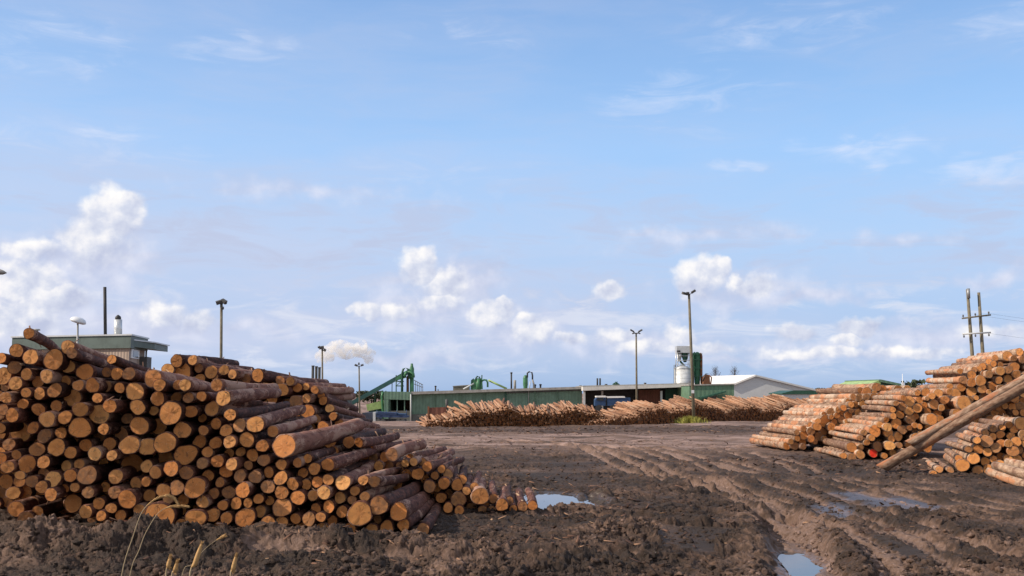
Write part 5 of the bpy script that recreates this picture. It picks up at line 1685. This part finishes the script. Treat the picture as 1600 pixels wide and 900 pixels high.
# ------------------------------------------------------------------ grass and litter
GRS, nt, b = new_mat('yellow_green_grass', .7, .2)
pn = nt.node('ShaderNodeNewGeometry').outputs['Position']
nt.put(b.inputs['Base Color'], nt.mix(nt.noise(pn, 3, 3), (0.20, 0.23, 0.035), (0.40, 0.36, 0.10)))
gb = fp.location
m = MB()
rgg = random.Random(21)
for k in range(900):
    an, rd = rgg.uniform(0, 6.28), abs(rgg.gauss(0, .45))
    bx, by = gb.x - .45 + math.cos(an) * rd * 1.5, gb.y - .4 + math.sin(an) * rd * .8
    hh_ = rgg.uniform(.25, .75) * math.exp(-rd * .5)
    g = gz(bx, by) + .0
    l = Vector((rgg.gauss(-.06, .2), rgg.gauss(0, .2), 0)) * hh_ * 2
    wv = Vector((math.cos(an * 3), math.sin(an * 3), 0)) * .018
    p = Vector((bx, by, g))
    m.add([p - wv, p + wv, p + l * .4 + wv * .7 + Vector((0, 0, hh_ * .7)), p + l * .4 - wv * .7 + Vector((0, 0, hh_ * .7)), p + l + Vector((0, 0, hh_))], [(0, 1, 2, 3), (3, 2, 4)])
tag(m.build('grass_tuft', GRS), 'yellow-green grass tuft at the foot of the tallest pole', 'grass', kind='stuff')

STRAW, nt, b = new_mat('dry_straw', .7, .2)
pn = nt.node('ShaderNodeNewGeometry').outputs['Position']
nt.put(b.inputs['Base Color'], nt.mix(nt.noise(pn, 30, 3), (0.26, 0.19, 0.11), (0.50, 0.40, 0.26)))
SEED, nt, b = new_mat('dry_seed_head', .8, .15)
pn = nt.node('ShaderNodeNewGeometry').outputs['Position']
nt.put(b.inputs['Base Color'], nt.mix(nt.noise(pn, 60, 3), (0.34, 0.19, 0.075), (0.60, 0.39, 0.18)))


def stalk(pts, Y, rpx, head, label, seed):
    """pts in photo px at distance Y, extended down to the ground"""
    rg = random.Random(seed)
    P = [at(x, y, Y + dy) for x, y, dy in pts]
    d = (P[0] - P[1]).normalized()
    g = gz(P[0].x, P[0].y)
    base = Vector((P[0].x - (P[1].x - P[0].x) * .4, P[0].y, g - .03))
    Q = [base] + P
    # smooth
    S = []
    for i in range(len(Q) - 1):
        for k in range(5):
            t = k / 5
            p_1, p0_, p1_, p2_ = Q[max(i - 1, 0)], Q[i], Q[i + 1], Q[min(i + 2, len(Q) - 1)]
            S.append(.5 * ((2 * p0_) + (p1_ - p_1) * t + (2 * p_1 - 5 * p0_ + 4 * p1_ - p2_) * t * t + (3 * p0_ - p_1 - 3 * p1_ + p2_) * t ** 3))
    S.append(Q[-1])
    root = empty('dry_grass_stem', base, label, 'grass stem', 'dry grass stems at the front')
    r0 = rpx * Y / F
    MB().tube(S, [r0 * (1 - .6 * i / len(S)) for i in range(len(S))], 6).build('stem', STRAW, root)
    n_h = int(len(S) * head)
    H_ = S[-n_h:]
    m = MB()
    m.tube(H_, [r0 * (.6 + 1.5 * math.sin(math.pi * min(1, (i + .5) / len(H_)))) for i in range(len(H_))], 6)
    for i in range(len(H_) - 1):
        fat = math.sin(math.pi * min(1, (i + .6) / len(H_))) ** .7
        for k in range(34):
            p = H_[i].lerp(H_[i + 1], rg.random())
            tdir = (H_[i + 1] - H_[i]).normalized()
            off = Vector((rg.gauss(0, 1), rg.gauss(0, 1), rg.gauss(0, 1)))
            off = (off - tdir * off.dot(tdir)).normalized()
            L = rg.uniform(.02, .045)
            a_ = p + off * .003
            b_ = a_ + (tdir * .8 + off * .45 * fat).normalized() * L
            s_ = tdir.cross(off) * .0055
            m.add([a_ - s_, a_ + s_, b_], [(0, 1, 2)])
            m.add([a_ + off * .003, a_ - s_, b_, a_ + s_], [(0, 1, 2), (0, 2, 3)])
    m.build('seed_head', SEED, root)


stalk([(190, 900, 0), (208, 838, 0), (222, 800, 0), (240, 782, .02), (258, 775, .03), (270, 778, .05), (277, 786, .05)], 10, .9, .55, 'taller arching dry grass stem bowing to the right', 1)
stalk([(203, 900, 0), (218, 858, 0), (228, 832, 0), (246, 803, .02), (262, 793, .03), (278, 791, .04), (291, 791.5, .05)], 10.1, .8, .35, 'lower arching dry grass stem with a level tip', 2)
stalk([(259, 905, 0), (263, 885, 0), (266, 871, 0)], 9.0, 1.7, .6, 'leftmost upright dry seed head at the bottom edge', 3)
stalk([(268, 908, 0), (273, 892, 0), (277, 878, 0)], 9.0, 1.6, .6, 'second upright dry seed head at the bottom edge', 4)
stalk([(296, 906, 0), (305, 880, 0), (315, 850, 0)], 9.0, 1.9, .6, 'tallest upright dry seed head at the bottom edge', 5)
stalk([(360, 906, 0), (364, 890, 0), (369, 868, 0)], 9.0, 1.7, .6, 'rightmost upright dry seed head at the bottom edge', 6)
stalk([(284, 902, 0), (300, 882, 0), (318, 860, 0), (335, 846, .02), (350, 838, .03)], 9.4, .6, .2, 'thin leaning dry grass stem crossing the tallest seed head', 7)

# mud clods and bark litter: uncountable stuff
CLOD_M = mud
rgc = np.random.default_rng(4)
def clods(n):
    ico_v = []
    bm = bmesh.new()
    bmesh.ops.create_icosphere(bm, subdivisions=2, radius=1)
    IV = np.array([v.co[:] for v in bm.verts])
    IT = np.array([[v.index for v in f.verts] for f in bm.faces])
    bm.free()
    # photo-like scatter: denser near, in churned places
    Y = 13 + 26 * rgc.random(n * 2) ** 2.6
    x = (rgc.random(n * 2) * 1.2 - .6) * Y
    keep = perlin(x / 1.5, Y / 1.5, 61) > -.05
    x, Y = x[keep][:n], Y[keep][:n]
    bad = (x < -1.0) & (Y > 17.3)
    x, Y = x[~bad], Y[~bad]
    z, wet, dry = terrain(x, Y)
    ok = wet < .85
    x, Y, z, dry = x[ok], Y[ok], z[ok], dry[ok]
    V, T, D = [], [], []
    for i in range(len(x)):
        s = .010 + .042 * rgc.random() ** 3
        q = IV * (1 + .30 * np.clip(rgc.normal(0, 1, (len(IV), 1)), -2, 2))
        q = q * np.array([1.3, 1, .8]) * s * rgc.uniform(.8, 1.2, 3)
        an = rgc.random() * 6.28
        R = np.array([[math.cos(an), -math.sin(an), 0], [math.sin(an), math.cos(an), 0], [0, 0, 1]])
        V.append(q @ R.T + np.array([x[i], Y[i], z[i] + s * .05]))
        T.append(IT + i * len(IV))
        D.append(np.full(len(IV), min(1, dry[i] + rgc.uniform(-.15, .3))))
    me = mesh_np('mud_clods', np.vstack(V), np.zeros((0, 4), int), np.vstack(T), False)
    set_attr(me, 'wet', 'FLOAT', np.zeros(len(np.concatenate(D))))
    set_attr(me, 'dry', 'FLOAT', np.concatenate(D))
    tag(link('mud_clods', me, CLOD_M), 'loose clods of brown mud strewn over the yard', 'mud', kind='stuff')


clods(14000)
CHIP, nt, b = new_mat('bark_chip', .8, .2)
ta = nt.attr('tint').outputs['Fac']
nt.put(b.inputs['Base Color'], nt.ramp(ta, [(0, (0.05, 0.028, 0.022)), (.5, (0.16, 0.085, 0.055)), (.85, (0.34, 0.20, 0.12)), (1, (0.5, 0.36, 0.24))]))


def litter(regions):
    V, Q, Tn = [], [], []
    for (cx, cy, sx, sy, n) in regions:
        x = rgc.normal(cx, sx, n)
        y = rgc.normal(cy, sy, n)
        z, wet, dry = terrain(x, y)
        for i in range(n):
            L, wd, t = rgc.uniform(.03, .17) * (1 + .02 * cy), rgc.uniform(.012, .035) * (1 + .02 * cy), .006
            an = rgc.random() * 6.28
            u = np.array([math.cos(an), math.sin(an), rgc.normal(0, .2)])
            v = np.array([-math.sin(an), math.cos(an), rgc.normal(0, .3)])
            c = np.array([x[i], y[i], z[i] + .02])
            k = len(V) * 8
            wv = np.array([0, 0, t])
            V.append(np.array([c + a * u * L / 2 + b_ * v * wd / 2 + h_ * wv for h_ in (0, 1) for a, b_ in ((-1, -1), (1, -1), (1, 1), (-1, 1))]))
            Q += [[k, k + 3, k + 2, k + 1], [k + 4, k + 5, k + 6, k + 7]] + [[k + a, k + (a + 1) % 4, k + 4 + (a + 1) % 4, k + 4 + a] for a in range(4)]
            Tn.append(np.full(8, rgc.random() ** 2.2 * .9))
    for d in ALL:
        dv = d['p1'] - d['p0']
        sd_ = Vector((0, 0, 1)).cross(dv).normalized()
        for q in range(rgc.integers(2, 7) if d['px'] > 380 or d['py'] < 600 else rgc.integers(0, 3)):
            t = rgc.random() ** 1.3
            an = rgc.normal(.1, .7)
            rr_ = (d['r0'] + (d['r1'] - d['r0']) * t) * 1.03
            nrm = Vector((0, 0, 1)) * math.cos(an) + sd_ * math.sin(an)
            c = d['p0'] + dv * t + nrm * rr_
            u = (dv.normalized() + Vector(rgc.normal(0, .35, 3))).normalized()
            v = u.cross(nrm).normalized()
            u = (u + nrm * abs(rgc.normal(0, .25))).normalized()
            L, wd = rgc.uniform(.05, .30), rgc.uniform(.012, .04)
            k = len(V) * 8
            V.append(np.array([list(c + u * (a * L / 2) + v * (b_ * wd / 2) + nrm * (h_ * .006)) for h_ in (0, 1) for a, b_ in ((-1, -1), (1, -1), (1, 1), (-1, 1))]))
            Q += [[k, k + 3, k + 2, k + 1], [k + 4, k + 5, k + 6, k + 7]] + [[k + a, k + (a + 1) % 4, k + 4 + (a + 1) % 4, k + 4 + a] for a in range(4)]
            Tn.append(np.full(8, .25 + .75 * rgc.random() ** 1.2))
    me = mesh_np('bark_litter', np.vstack(V), np.array(Q), None, False)
    set_attr(me, 'tint', 'FLOAT', np.concatenate(Tn))
    tag(link('bark_litter', me, CHIP), 'torn bark strips on the logs and the mud round them', 'bark litter', kind='stuff')


litter([(-2.5, 16.3, 2.0, .8, 250), (0, 22.5, 2.0, 2.0, 500), (-1.5, 27, 2.0, 3.0, 500), (2.5, 18, 3, 2, 110), (14, 33, 2.5, 2.0, 450), (10, 36, 3, 2.0, 350), (6, 26, 4, 5, 200), (0, 45, 7, 8, 600), (3, 66, 12, 3, 1200)])
